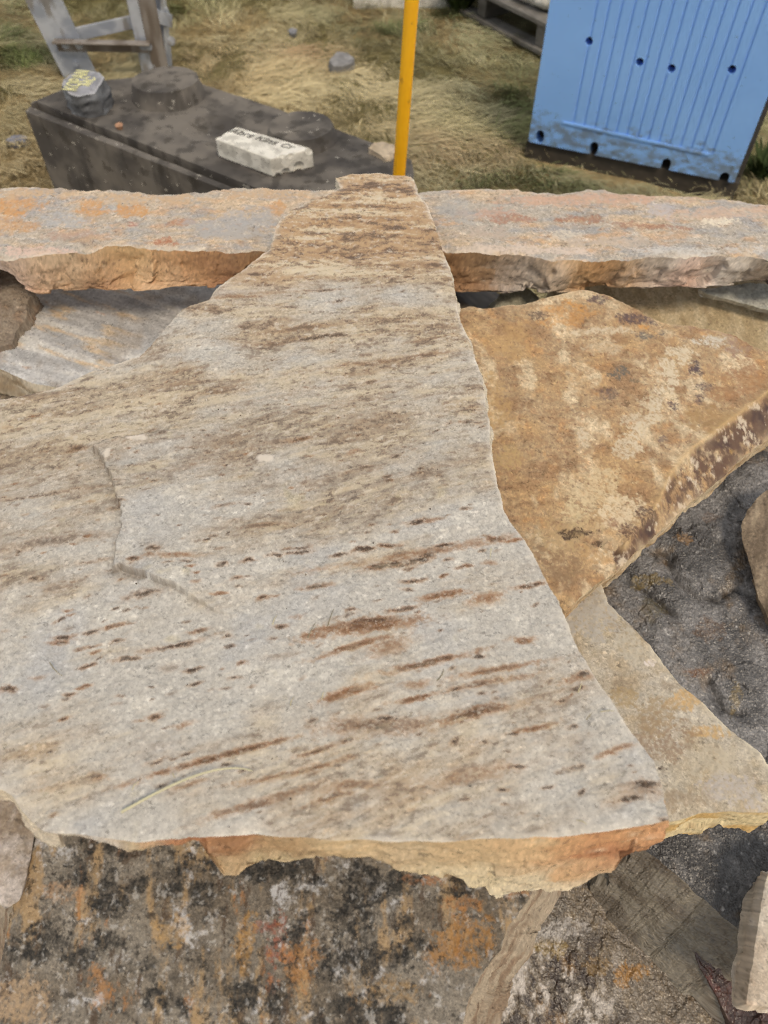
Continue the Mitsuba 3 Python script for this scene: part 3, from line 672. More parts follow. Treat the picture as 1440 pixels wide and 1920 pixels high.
# ---- 3: the ochre slab on the right
nrm = np.array([0.10, -0.05, 1.0])
ochre = Slab(at_z(1000, 800, 0.635), nrm, 1.0)
OCH = [(820, 585), (880, 574), (905, 578), (940, 572), (975, 570), (1010, 562), (1050, 552), (1085, 546), (1110, 545), (1150, 556), (1180, 572), (1215, 590), (1262, 606), (1300, 612), (1345, 618), (1400, 640), (1440, 660), (1600, 690), (1640, 740), (1500, 775), (1440, 812), (1400, 848), (1340, 900), (1280, 950),
       (1220, 1010), (1160, 1065), (1120, 1095), (1062, 1143), (1040, 1125), (1000, 1090), (940, 1060), (860, 950), (800, 800), (790, 680)]


OCH_RIDGE = LineString(ochre.uv([(1460, 720), (1400, 765), (1340, 810), (1300, 840), (1278, 860), (1250, 900), (1225, 960), (1195, 985), (1170, 1025)]))
OCH_FACET = Polygon(ochre.uv([(1460, 720), (1400, 765), (1340, 810), (1300, 840), (1278, 860), (1250, 900), (1225, 960), (1195, 985), (1150, 1035), (1160, 1068), (1640, 800), (1640, 720)]))


def och_relief(V, V3, d):
    w = rough(700, .005, .0018, .0006, .18)(V, V3, d)
    Q = V + np.c_[fb(V3, 0.02, 3, 705), fb(V3, 0.02, 3, 706)] * 0.002
    x = ldist(Q, OCH_RIDGE)
    ins = shapely.contains_xy(OCH_FACET, Q[:, 0], Q[:, 1])
    w += 0.004 * np.exp(-x / 0.01) - np.where(ins, np.minimum(0.5 * x, 0.034), 0) + 0.0035 * terrace(fb(V3 * [1, 1.5, 1], 0.09, 7, 708, 0.65), 4, 0.2)
    st = LineString(ochre.uv([(1050, 990), (1075, 1000), (1105, 1010), (1140, 1022), (1160, 1030)]))
    x2 = ldist(Q, st)
    w -= 0.007 * np.exp(-x2 / 0.005)
    st = LineString(ochre.uv([(1130, 910), (1150, 925), (1168, 945)]))
    w -= 0.003 * np.exp(-ldist(Q, st) / 0.003)
    return w


def och_color(V, V3, d, P):
    c = patchy(V3, (180, 152, 114), [((190, 154, 104), .07, .1, .3, .8, (1, 1, 1)), ((148, 112, 76), .05, .15, .3, .75, (1, 1.5, 1)), ((216, 196, 160), .06, .3, .25, .85, (1.6, 1, 1)), ((206, 150, 84), .03, .45, .2, .5, (1, 1, 1)), ((172, 132, 90), .012, .25, .3, .6, (1, 1.4, 1)),
                                    ((126, 92, 62), .016, .5, .25, .65, (1, 1.4, 1)), ((98, 74, 58), .009, .75, .2, .6, (1, 1.4, 1))], 710, .15)
    pu, og, pale, dk = (92, 76, 80), (206, 148, 70), (212, 196, 166), (112, 84, 58)
    c = blot(V, c, ochre, [(1080, 575, 20, 10, og, .7), (1060, 590, 50, 25, og, .5), (1010, 590, 18, 8, (110, 96, 84), .7), (1120, 560, 18, 9, pu, .7), (1190, 600, 40, 12, pu, .7), (1215, 630, 30, 8, (110, 104, 96), .7), (1205, 612, 14, 7, og, .8), (1160, 700, 22, 12, (104, 100, 92), .75),
                            (1190, 715, 12, 9, (104, 96, 80), .6), (1140, 740, 20, 10, pu, .5), (1300, 690, 16, 16, pu, .8), (1320, 725, 20, 10, (110, 92, 88), .7), (1262, 760, 12, 12, pu, .7), (1230, 735, 20, 8, pu, .4), (1310, 750, 12, 10, pu, .6), (1240, 825, 14, 8, pu, .5), (1170, 760, 18, 10, dk, .6),
                            (1270, 660, 30, 14, pale, .8), (1250, 690, 18, 22, pale, .8), (1235, 730, 16, 12, pale, .8), (1215, 760, 26, 14, pale, .6), (1195, 790, 30, 16, pale, .6), (1180, 840, 34, 18, pale, .7), (1282, 668, 16, 30, pale, .9), (1258, 712, 14, 30, pale, .9), (1228, 768, 16, 26, pale, .8), (1200, 812, 20, 24, pale, .8), (1350, 640, 60, 14, (206, 198, 180), .8), (1380, 655, 30, 16, (190, 180, 170), .6), (1340, 615, 40, 10, (150, 112, 90), .7),
                            (1140, 620, 60, 8, pale, .7), (1130, 650, 40, 16, pale, .4), (960, 640, 50, 40, (190, 152, 96), .5), (930, 760, 30, 60, (196, 158, 98), .5), (960, 860, 30, 30, (192, 160, 104), .6), (1095, 820, 12, 22, pale, .7), (1110, 920, 60, 40, (214, 192, 150), .7), (1170, 960, 50, 30, (220, 200, 164), .7),
                            (1075, 960, 26, 30, (216, 196, 152), .7), (1060, 1005, 60, 40, (190, 160, 110), .5), (1060, 1060, 40, 30, (150, 120, 86), .7), (1000, 1050, 30, 30, (150, 120, 88), .6), (1120, 1040, 30, 20, (190, 150, 96), .6), (1390, 640, 40, 30, (150, 108, 74), .6), (1400, 720, 60, 40, (164, 120, 78), .6),
                            (1330, 790, 50, 26, (168, 134, 84), .6)], 760)
    # the broken facet along the right edge: purple-brown iron skin and pale crystals
    ins = shapely.contains_xy(OCH_FACET, V[:, 0], V[:, 1]).astype(float)
    x = ldist(V, OCH_RIDGE)
    skin = ins * sm(0.0, 0.010, x) * sm(-0.45, 0.0, fb(V3, 0.03, 6, 770, 0.7))
    c = mixc(c, tone((98, 72, 60)), skin * 0.92)
    c = mixc(c, tone((70, 54, 54)), skin * sm(0.0, 0.6, fb(V3, 0.018, 4, 775)) * 0.8)
    c = mixc(c, tone((220, 204, 180)), ins * sm(0.2, 0.45, fb(V3, 0.016, 5, 780, 0.7)) * 0.8)
    c = mixc(c, tone((206, 160, 70)), ins * sm(0.45, 0.8, fb(V3, 0.02, 3, 785)) * 0.6)
    c = mixc(c, tone((212, 178, 120)), np.exp(-x / 0.004) * 0.55)
    c = blot(V, c, ochre, [(1080, 998, 36, 9, (84, 66, 50), .9), (1120, 1016, 30, 8, (96, 76, 56), .8), (1150, 980, 10, 14, (150, 110, 80), .6), (1185, 1000, 26, 20, (104, 76, 64), .7), (1215, 965, 20, 20, (96, 72, 62), .7)], 790)
    c = mixc(c, tone((214, 190, 152)), np.exp(-d / 0.006) * sm(-0.2, 0.4, fb(V3, 0.04, 3, 795)) * 0.8)
    return c


def plain_side(a, b, seed, dark=(96, 72, 50)):
    def f(V, V3, t, P):
        c = np.tile(tone(a), (len(P), 1))
        c = mixc(c, tone(b), sm(-0.2, 0.5, fb(P * [1, 1, 3], 0.05, 4, seed)))
        c = mixc(c, tone(dark), sm(0.35, 0.8, fb(P * [1, 1, 4], 0.025, 4, seed + 3)) * 0.5)
        return crumb(c, P, seed + 6)
    return f


ochre.build('stone_slab_002', OCH, 0.0035, och_relief, och_color, 0.05, lean=-0.05, rows=14, side=0.006, side_color=plain_side((196, 178, 146), (176, 140, 96), 798), seed=3, chip=0.004)
tag('stone_slab_002', 'ochre brown slab with purple stains and a sloping rusty right edge under the pale slab', 'stone slab')

# ---- 4: the tan slab under the front right of the pale slab
tan_s = Slab([0.4, 0.4, 0.562], [0, 0, 1], 1.0)
TANO = [(1128, 1093), (1140, 1130), (1178, 1165), (1215, 1205), (1247, 1245), (1282, 1285), (1324, 1322), (1362, 1356), (1394, 1383), (1428, 1412), (1445, 1438), (1490, 1470), (1470, 1520), (1440, 1524), (1400, 1522), (1360, 1520), (1310, 1524), (1290, 1533), (1255, 1542), (1200, 1500), (1050, 1480), (860, 1300), (900, 1120), (1000, 1050)]
_tb = np.array([at_y(x, y, at_z(1350, 1522, 0.562)[1] - 0.004) for x, y in [(1255, 1552), (1290, 1556), (1330, 1553), (1350, 1546), (1375, 1553), (1400, 1557), (1436, 1552), (1445, 1535)]])


def tan_color(V, V3, d, P):
    c = patchy(V3, (186, 175, 154), [((196, 189, 176), .10, .1, .4, .8, (1, 1, 1)), ((176, 154, 118), .06, .1, .4, .7, (1, 1, 1)), ((150, 130, 104), .03, .35, .3, .6, (1, 1, 1)), ((200, 174, 128), .04, .5, .3, .4, (1, 1, 1)), ((104, 88, 72), .008, .72, .2, .6, (1, 1, 1))], 800, .15)
    c = blot(V, c, tan_s, [(1100, 1150, 70, 50, (182, 176, 166), .8), (1180, 1210, 30, 30, (198, 190, 172), .6), (1290, 1310, 40, 20, (208, 166, 96), .6), (1340, 1370, 40, 14, (206, 164, 92), .6), (1240, 1390, 60, 50, (150, 124, 98), .6), (1230, 1340, 40, 40, (168, 144, 108), .6), (1340, 1430, 60, 30, (196, 184, 160), .7),
                           (1380, 1480, 60, 30, (190, 182, 174), .7), (1220, 1243, 10, 8, (224, 214, 208), .8), (1240, 1441, 12, 6, (76, 62, 50), .9), (1270, 1500, 60, 20, (158, 136, 108), .5), (1170, 1300, 30, 20, (176, 150, 104), .6)], 840)
    return mixc(c, tone((224, 214, 190)), np.exp(-d / 0.005) * sm(-0.2, 0.4, fb(V3, 0.04, 3, 845)) * 0.8)


tan_s.build('stone_slab_003', TANO, 0.003, rough(810, .004, .0014, .0006, .15), tan_color,
            lambda P: np.where(P[:, 1] < 0.3, np.interp(P[:, 0], _tb[:, 0], 0.562 - _tb[:, 2]), 0.055), lean=0.1, rows=22, side=0.005, side_color=plain_side((214, 196, 150), (202, 166, 100), 850, (150, 110, 60)), seed=4, chip=0.004)
tag('stone_slab_003', 'tan slab with yellow front edge under the right front corner of the pale slab', 'stone slab')

# ---- 5: the grey banded slab on the left under the long one
grey = Slab(at_z(200, 640, 0.505), [0.06, 0.02, 1.0], 1.0)
GREYO = [(60, 520), (250, 505), (440, 500), (560, 520), (560, 640), (420, 740), (215, 770), (170, 741), (110, 726), (60, 716), (20, 700), (0, 690), (-90, 660), (-60, 620), (14, 636), (30, 600), (48, 570)]


def grey_color(V, V3, d, P):
    an = math.radians(-24)
    q = np.c_[V[:, 0] * math.cos(an) + V[:, 1] * math.sin(an), (-V[:, 0] * math.sin(an) + V[:, 1] * math.cos(an)) * 4.5, V3[:, 2]]
    c = np.tile(tone((186, 186, 186), 1.1), (len(V), 1))
    b = fb(q, 0.10, 7, 900, 0.66)
    c = mixc(c, tone((150, 150, 150), 1.1), sm(-0.05, 0.35, b) * 0.6)
    c = mixc(c, tone((214, 212, 206), 1.1), sm(0.05, 0.4, -b) * 0.65)
    left = sm(0.0, 0.12, grey.uv([(300, 640)])[0][0] - V[:, 0])
    c = mixc(c, tone((206, 180, 140), 1.1), sm(0.15, 0.6, fb(q, 0.07, 5, 910, 0.6)) * left * 0.8)
    c = mixc(c, tone((186, 136, 84), 1.1), sm(0.5, 0.85, fb(q, 0.05, 5, 915, 0.6)) * left * 0.8)
    c = mixc(c, tone((150, 130, 104)), sm(0.05, 0.5, fb(V3, 0.06, 4, 918)) * 0.4)
    return grain(V3, c, 920, .12)


grey.build('stone_slab_004', GREYO, 0.003, rough(905, .002, .001, .0004, .15), grey_color, 0.06, rows=10, side_color=plain_side((196, 186, 166), (160, 140, 112), 930), seed=5)
tag('stone_slab_004', 'grey and white banded slab tucked under the left half of the long slab', 'stone slab')

# ---- 6: rough brown stone at the left edge
st6 = Slab(at_z(20, 560, 0.56), [0.12, -0.22, 1.0], 1.0)
st6.build('stone', [(-120, 500), (-30, 492), (10, 505), (40, 525), (66, 545), (52, 566), (46, 590), (30, 618), (18, 640), (0, 648), (-60, 660), (-140, 620)], 0.011, craggy(1000, .008, .08, .35),
          lambda V, V3, d, P: patchy(V3, (142, 128, 112), [((112, 98, 86), .05, .1, .35, .8, (1, 1, 1)), ((178, 166, 150), .03, .3, .3, .7, (1, 1, 1)), ((160, 124, 92), .03, .45, .3, .6, (1, 1, 1)), ((84, 74, 68), .012, .55, .25, .7, (1, 1, 1))], 1010, .16), 0.07, rows=12, side=0.006, seed=6, chip=.003, smooth=False)
tag('stone', 'rough brown lump of stone at the left edge under the long slab', 'stone')

# ---- 7: dark stone showing under the grey banded one
st7 = Slab(at_z(60, 735, 0.45), [0.0, -0.2, 1.0], 1.2)
st7.build('stone_001', [(-160, 660), (20, 690), (120, 690), (240, 720), (220, 800), (60, 830), (-140, 830)], 0.005, rough(1030, .01, .004, .001, .08),
          lambda V, V3, d, P: patchy(V3, (132, 118, 100), [((98, 86, 74), .05, .1, .35, .8, (1, 1, 1)), ((176, 162, 142), .03, .4, .3, .7, (1, 1, 1)), ((80, 70, 62), .012, .5, .25, .7, (1, 1, 1))], 1040, .16), 0.2, rows=8, side=0.012, seed=7, chip=.008)
tag('stone_001', 'dark brown stone in the gap at the left beneath the grey banded slab', 'stone')

# ---- 8: tan slab behind the ochre one
tan2 = Slab(at_z(1330, 600, 0.50), [-0.05, -0.28, 1.0], 1.0)
tan2.build('stone_slab_005', [(1040, 520), (1200, 505), (1440, 500), (1620, 505), (1640, 700), (1500, 760), (1300, 760), (1120, 660)], 0.004, rough(1060, .005, .0012, .0004, .15),
           lambda V, V3, d, P: patchy(V3, (192, 172, 132), [((206, 190, 156), .06, .1, .35, .8, (3, 1, 1)), ((168, 146, 108), .05, .2, .35, .7, (3, 1, 1)), ((176, 130, 86), .04, .55, .3, .4, (1, 1, 1)), ((126, 108, 84), .012, .6, .25, .5, (2, 1, 1))], 1070, .12), 0.08, rows=8, seed=8)
tag('stone_slab_005', 'smooth tan slab beneath the long slab, behind the ochre slab at the right', 'stone slab')

# ---- 9: pale grey wedge of stone at the right edge
wed = Slab(at_z(1380, 552, 0.555), [0.0, -0.25, 1.0], 1.0)
wed.build('stone_002', [(1312, 540), (1340, 536), (1390, 531), (1480, 528), (1560, 540), (1540, 590), (1470, 588), (1440, 579), (1400, 568), (1360, 558), (1330, 549)], 0.002, rough(1090, .006, .002, .0006, .06),
          lambda V, V3, d, P: patchy(V3, (182, 182, 172), [((160, 162, 156), .03, .1, .35, .8, (1, 2, 1)), ((206, 204, 194), .03, .3, .3, .7, (1, 2, 1)), ((126, 124, 116), .012, .6, .25, .5, (1, 2, 1))], 1095, .12), 0.018, lean=-0.4, rows=6, side=0.003, seed=9)
tag('stone_002', 'thin pale grey wedge of stone at the right edge below the long slab', 'stone')

# ---- 10: small grey stone in the dark gap
gap = Slab(at_z(972, 560, 0.56), [0.0, -0.75, 1.0], 1.0)
gap.build('stone_003', [(928, 576), (936, 552), (950, 541), (990, 541), (1004, 552), (1018, 570), (1010, 600), (930, 600)], 0.003, rough(1110, .006, .002, .0006, .05),
          lambda V, V3, d, P: patchy(V3, (150, 146, 126), [((176, 172, 152), .03, .2, .35, .8, (1, 1, 1)), ((112, 108, 92), .02, .3, .3, .7, (1, 1, 1))], 1115, .13), 0.14, rows=6, side=0.004, seed=10)
tag('stone_003', 'small olive grey stone in the dark gap between the long slab and ochre slab', 'stone')

# ---- 11: dark micaceous stone on the right
dark = Slab(at_z(1300, 1100, 0.44), [-0.10, -0.16, 1.0], 1.0)
DARKO = [(1000, 900), (1200, 800), (1480, 850), (1640, 880), (1660, 1300), (1560, 1540), (1420, 1530), (1280, 1480), (1120, 1380), (1040, 1200), (1000, 1060)]
CRK = [LineString(dark.uv(p)) for p in ([(1250, 1050), (1275, 1090), (1310, 1118), (1350, 1122), (1380, 1105), (1440, 1130)], [(1335, 1280), (1360, 1330), (1390, 1340)], [(1180, 1090), (1220, 1110), (1260, 1150)], [(1230, 1030), (1260, 1045)])]


def dark_relief(V, V3, d):
    w = cleft(1200, .012, .22)(V, V3, d)
    Q = V + np.c_[fb(V3, 0.02, 3, 1205), fb(V3, 0.02, 3, 1206)] * 0.003
    for ln in CRK:
        w -= 0.012 * np.exp(-ldist(Q, ln) / 0.006)
    return w


MICA = [((58, 56, 56), .05, .1, .35, .8, (1, 1, 1)), ((120, 118, 118), .025, .35, .3, .6, (1, 1, 1)), ((118, 94, 60), .05, .45, .25, .6, (1, 1, 1)), ((48, 46, 46), .012, .4, .25, .7, (1, 1, 1)), ((190, 188, 186), .006, .55, .2, .7, (1, 1, 1))]


def dark_color(V, V3, d, P):
    c = patchy(V3, (122, 120, 120), MICA, 1210, .24)
    return blot(V, c, dark, [(1280, 1010, 16, 12, (150, 112, 60), .6), (1215, 1090, 40, 14, (126, 108, 64), .7), (1330, 1180, 30, 26, (104, 78, 54), .5), (1310, 1260, 26, 12, (120, 80, 46), .6), (1380, 1310, 12, 34, (126, 108, 66), .6), (1230, 1140, 26, 26, (100, 90, 60), .5), (1325, 970, 20, 10, (104, 84, 70), .5)], 1240)


dark.build('stone_004', DARKO, 0.004, dark_relief, dark_color, 0.2, rows=8, mat='mat_mica', seed=11, smooth=False)
tag('stone_004', 'dark grey glittering stone with a crack, low in the pile below the ochre slab', 'stone')

# ---- 12: brown banded stone at the right edge
st12 = Slab(at_z(1420, 1030, 0.50), [-0.62, -0.2, 1.0], 1.0)


def st12_color(V, V3, d, P):
    an = math.radians(62)
    q = np.c_[(V[:, 0] * math.cos(an) + V[:, 1] * math.sin(an)), (-V[:, 0] * math.sin(an) + V[:, 1] * math.cos(an)) * 5, V3[:, 2]]
    b = fb(q, 0.06, 5, 1300, 0.6)
    c = np.tile(tone((146, 128, 106)), (len(V), 1))
    c = mixc(c, tone((112, 96, 78)), sm(-0.1, 0.5, b) * 0.8)
    c = mixc(c, tone((174, 156, 130)), sm(0.1, 0.7, -b) * 0.8)
    return grain(V3, c, 1310, .14)


st12.build('stone_005', [(1388, 985), (1400, 955), (1420, 930), (1442, 912), (1560, 900), (1620, 1000), (1560, 1170), (1470, 1190), (1440, 1160), (1420, 1120), (1408, 1070), (1392, 1020)], 0.003, rough(1320, .005, .002, .0006, .08), st12_color, 0.08, rows=8, seed=12)
tag('stone_005', 'brown finely banded stone at the right edge resting on the dark glittering stone', 'stone')

# ---- 13: dark slab at the lower right, a lighter broken edge towards the left
d13 = Slab(at_z(1330, 1640, 0.40), [-0.05, -0.15, 1.0], 1.0)
D13O = [(1130, 1540), (1300, 1490), (1480, 1480), (1560, 1560), (1540, 1780), (1440, 1790), (1395, 1750), (1350, 1712), (1310, 1680), (1270, 1640), (1235, 1610), (1205, 1590)]
d13.build('stone_slab_006', D13O, 0.004, cleft(1400, .007, .14),
          lambda V, V3, d, P: patchy(V3, (80, 80, 82), MICA, 1410, .22),
          0.095, lean=0.95, rows=72, side=0.006, facet=1.0, side_color=plain_side((126, 118, 103), (102, 92, 78), 1430, (74, 56, 42)), mat='mat_mica', seed=13, chip=.006, smooth=False)
tag('stone_slab_006', 'dark grey slab with a lighter brown broken edge at the lower right', 'stone slab')

# ---- 14: brown stone with bright mica at the bottom
m14 = Slab(at_z(1080, 1750, 0.30), [0.08, -0.16, 1.0], 1.0)


def m14_color(V, V3, d, P):
    c = patchy(V3, (116, 104, 88), [((88, 78, 66), .06, .1, .35, .8, (1, 1, 1)), ((150, 132, 104), .03, .3, .3, .7, (1, 1, 1)), ((146, 108, 54), .04, .5, .25, .6, (1, 1, 1)), ((84, 70, 58), .012, .4, .25, .7, (1, 1, 1))], 1510, .2)
    lo = m14.uv([(1000, 1800)])[0][1]
    m = sm(-0.35, 0.35, fb(V3, 0.03, 4, 1530, 0.65) + (lo - V[:, 1]) / 0.08 + 0.25)
    m = m * sm(0.02, -0.10, V[:, 0] - m14.uv([(1200, 1850)])[0][0])
    cr = fb(V3 * [1.0, 0.7, 1], 0.022, 5, 1540, 0.7)
    c = mixc(c, tone((200, 192, 184)), m * sm(-0.05, 0.25, cr) * 0.95)
    c = mixc(c, tone((56, 44, 40)), m * sm(0.05, 0.3, -cr) * 0.9)
    c = blot(V, c, m14, [(1180, 1830, 40, 24, (160, 116, 52), .8), (1030, 1780, 30, 20, (150, 124, 60), .6), (1010, 1745, 50, 20, (176, 172, 168), .5), (1060, 1740, 50, 16, (176, 170, 164), .6), (1120, 1810, 30, 20, (140, 112, 66), .6)], 1550)
    return c


m14.build('stone_006', [(800, 1540), (1000, 1560), (1180, 1560), (1300, 1690), (1345, 1800), (1400, 1900), (1440, 1990), (1300, 2100), (900, 2100), (800, 1980)], 0.004, cleft(1520, .010, .14), m14_color, 0.2, rows=6, mat='mat_mica', seed=14, smooth=False)
tag('stone_006', 'brown stone with glittering silver mica patches at the bottom centre right', 'stone')

# ---- 15: mossy lichened stone at the bottom left
mos = Slab(at_z(500, 1650, 0.56), [0.02, -0.42, 1.0], 1.0)
MOSO = [(20, 1720), (30, 1660), (70, 1560), (90, 1480), (300, 1400), (760, 1440), (1010, 1560), (1002, 1650), (988, 1690), (950, 1740), (935, 1780), (905, 1815), (888, 1850), (872, 1900), (860, 1960), (840, 2120), (-80, 2120), (-60, 1960), (0, 1800)]


def mos_relief(V, V3, d):
    w = 0.014 * fb(V3, 0.13, 6, 1600, 0.55) + 0.004 * terrace(fb(V3 * [1, 1.5, 1], 0.10, 3, 1604, 0.5), 3, 0.3)
    w = w + 0.0012 * fb(V3, 0.010, 4, 1606, 0.75) + np.random.default_rng(16).normal(0, 0.00025, len(V))
    return w + 0.0022 * np.maximum(0, fb(V3, 0.02, 4, 1610, .7))


def mos_color(V, V3, d, P):
    q = V3 * [2.2, 0.7, 1]
    c = patchy(V3, (132, 124, 112), [((104, 92, 76), .05, .1, .4, .8, (1, 1, 1)), ((92, 84, 74), .014, .3, .3, .75, (1, 1, 1))], 1620, .2)
    c = mixc(c, tone((184, 150, 100)), sm(0.05, 0.4, fb(q, 0.06, 7, 1630, 0.72)) * 0.65)
    c = mixc(c, tone((172, 114, 50)), sm(0.35, 0.6, fb(q, 0.05, 7, 1635, 0.75)) * 0.7)
    c = mixc(c, tone((200, 200, 202)), sm(0.22, 0.5, fb(V3, 0.035, 6, 1640, 0.72)) * 0.8)
    c = mixc(c, tone((84, 66, 50)), sm(0.25, 0.5, fb(q, 0.024, 6, 1642, 0.72)) * 0.8)
    c = blot(V, c, mos, [(520, 1775, 26, 60, (158, 76, 46), .7), (490, 1740, 24, 14, (146, 72, 52), .6), (560, 1790, 60, 50, (180, 126, 60), .7), (460, 1770, 24, 70, (186, 140, 66), .7), (865, 1760, 60, 60, (170, 120, 50), .8), (860, 1690, 40, 20, (176, 120, 60), .7), (970, 1675, 40, 14, (180, 124, 70), .8),
                         (800, 1650, 40, 12, (170, 110, 56), .8), (330, 1745, 40, 40, (186, 146, 80), .6), (190, 1850, 30, 40, (184, 128, 64), .7), (110, 1670, 40, 20, (190, 150, 110), .6), (40, 1880, 60, 50, (190, 160, 124), .7), (740, 1860, 60, 30, (170, 130, 60), .5), (1000, 1700, 20, 60, (170, 150, 130), .6)], 1650, 0.8)
    moss = [(250, 1620, 80, 30, 0), (165, 1655, 30, 20, 0), (175, 1690, 40, 20, 0), (300, 1640, 60, 30, 0), (90, 1780, 60, 40, 0), (520, 1650, 110, 40, 0), (560, 1690, 110, 30, 0), (400, 1700, 40, 24, 0), (470, 1655, 60, 40, 0), (720, 1660, 120, 26, 0), (620, 1720, 80, 40, 0), (420, 1850, 70, 36, 0), (380, 1880, 90, 30, 0),
            (640, 1820, 60, 30, 0), (700, 1790, 40, 20, 0), (770, 1720, 60, 30, 0), (620, 1890, 80, 26, 0), (130, 1790, 60, 30, 0), (230, 1700, 40, 24, 0), (330, 1660, 50, 22, 0), (850, 1660, 60, 16, 0), (560, 1890, 60, 24, 0), (200, 1760, 30, 20, 0), (250, 1590, 60, 20, 0), (690, 1900, 60, 30, 0), (770, 1780, 40, 20, 0)]
    m = np.full(len(V), -0.9)
    n = nb(V3, 0.045, 7, 1660, 0.72)
    for x, y, rx, ry, _ in moss:
        q0 = mos.uv([(x, y), (x + rx, y), (x, y + ry)])
        A = np.stack([q0[1] - q0[0], q0[2] - q0[0]], 1)
        e = np.linalg.norm((V - q0[0]) @ np.linalg.inv(A).T, axis=1)
        m = np.maximum(m, np.clip(1.0 - 0.9 * e, -0.9, 0.45))
    m = sm(-0.05, 0.6, m + 0.6 * n)
    fr = fb(V3, 0.0055, 4, 1670, 0.8)
    c = mixc(c, tone((44, 42, 39)), m * np.clip(0.8 + 0.9 * fr, 0, 1))
    c = mixc(c, tone((206, 204, 200)), sm(1.1, 2.2, nb(V3, 0.008, 4, 1680, .75)) * 0.4)
    c = mixc(c, tone((40, 36, 32)), sm(1.1, 2.0, nb(V3, 0.008, 4, 1685, .75)) * 0.7)
    return c


mos.build('stone_007', MOSO, 0.004, mos_relief, mos_color, 0.13, lean=0.55, rows=50, side=0.008, side_color=plain_side((170, 155, 134), (140, 118, 96), 1690, (120, 84, 60)), seed=15, chip=.006, facet=1.0, smooth=False)
tag('stone_007', 'big stone with dark lichen and orange rust stains at the bottom left', 'stone')

# ---- 16: pale stone at the left edge beneath the pale slab
s16 = Slab(at_z(30, 1600, 0.60), [0.55, -0.5, 1.0], 1.0)
s16.build('stone_008', [(-60, 1440), (0, 1480), (16, 1484), (40, 1515), (66, 1555), (60, 1600), (52, 1640), (36, 1690), (10, 1705), (0, 1695), (-20, 1650), (-8, 1560), (-4, 1510)], 0.003, rough(1700, .006, .002, .0008, .07),
          lambda V, V3, d, P: patchy(V3, (172, 160, 148), [((140, 122, 102), .04, .1, .35, .8, (1, 1, 1)), ((192, 184, 180), .03, .3, .3, .8, (1, 1, 1)), ((140, 84, 54), .03, .6, .2, .7, (1, 1, 1)), ((84, 74, 66), .012, .6, .25, .6, (1, 1, 1))], 1710, .16), 0.12, rows=8, seed=16)
tag('stone_008', 'pale grey pink stone at the left edge beneath the corner of the pale slab', 'stone')

# ---- 17: dark red stone at the lower right
s17 = Slab(at_z(1350, 1830, 0.33), [-0.3, -0.3, 1.0], 1.1)
s17.build('stone_009', [(1290, 1720), (1340, 1740), (1420, 1800), (1480, 1880), (1480, 1990), (1400, 1980), (1350, 1880), (1310, 1810), (1296, 1775)], 0.003, craggy(1800, .01, .06),
          lambda V, V3, d, P: patchy(V3, (84, 58, 52), [((54, 40, 38), .03, .1, .35, .8, (1, 1, 1)), ((128, 96, 60), .03, .5, .3, .7, (1, 1, 1)), ((120, 60, 50), .02, .4, .3, .6, (1, 1, 1)), ((150, 140, 134), .006, .75, .2, .6, (1, 1, 1))], 1810, .2), 0.15, rows=6, mat='mat_mica', seed=17, smooth=False)
tag('stone_009', 'small dark red brown stone wedged between two slabs at the lower right', 'stone')

# ---- 18: pale stone in the lower right corner
s18 = Slab(at_z(1420, 1780, 0.46), [-0.18, -0.1, 1.0], 1.0)
s18.build('stone_010', [(1440, 1640), (1520, 1600), (1600, 1780), (1520, 1890), (1440, 1886), (1402, 1882), (1406, 1850), (1412, 1800), (1424, 1730), (1432, 1680)], 0.0025, rough(1900, .003, .0012, .0005, .08),
          lambda V, V3, d, P: patchy(V3, (206, 196, 180), [((190, 170, 146), .05, .1, .35, .7, (1, 1, 1)), ((218, 212, 204), .04, .2, .3, .7, (1, 1, 1)), ((196, 150, 104), .03, .6, .3, .5, (1, 1, 1))], 1910, .13), 0.05, rows=8, seed=18)
tag('stone_010', 'pale cream stone cut off by the lower right corner', 'stone')

# rubble that the slabs rest on, seen only as dark gaps
def lump(key, c, size, seed, col, label):
    m = trimesh.creation.icosphere(4)
    v = m.vertices.copy()
    for q in np.random.default_rng(seed).normal(size=(9, 3)):
        q /= np.linalg.norm(q)
        t = v @ q
        v -= np.clip(t - 0.72, 0, None)[:, None] * q
    v = v * (1 + 0.05 * fb(v, 0.6, 4, seed))[:, None] * size + c
    scene[key] = mikit.ply((v, m.faces), 'mat_stone', smooth=True, color=patchy(v, col, [((84, 76, 68), .1, .1, .4, .7, (1, 1, 1))], seed + 5, .15))
    tag(key, label, 'stone', group='rubble under the slabs')


for j, (x, y, z, a, b, h) in enumerate([(-0.55, 1.25, 0.22, .36, .25, .26), (0.15, 1.32, 0.24, .38, .24, .30), (0.85, 1.22, 0.2, .34, .26, .24), (-0.35, 0.75, 0.24, .4, .3, .30), (0.2, 0.75, 0.24, .34, .3, .28),
                                        (0.72, 0.72, 0.1, .34, .3, .20), (-0.45, 0.2, 0.2, .3, .3, .24), (0.05, 0.12, 0.12, .34, .3, .22), (0.5, 0.25, 0.08, .34, .3, .18), (0.1, -0.25, 0.1, .4, .25, .2)]):
    lump(f'stone_{11 + j:03d}', np.array([x, y, z]), np.array([a, b, h]), 2000 + 20 * j, (120, 110, 98), 'shadowed stone in the dark gaps beneath the stacked slabs')
# ---------------------------------------------------------------- the yard behind: materials
def _lp(c, k=1.0):
    return [float(x) for x in tone(c, k, 1.0)]


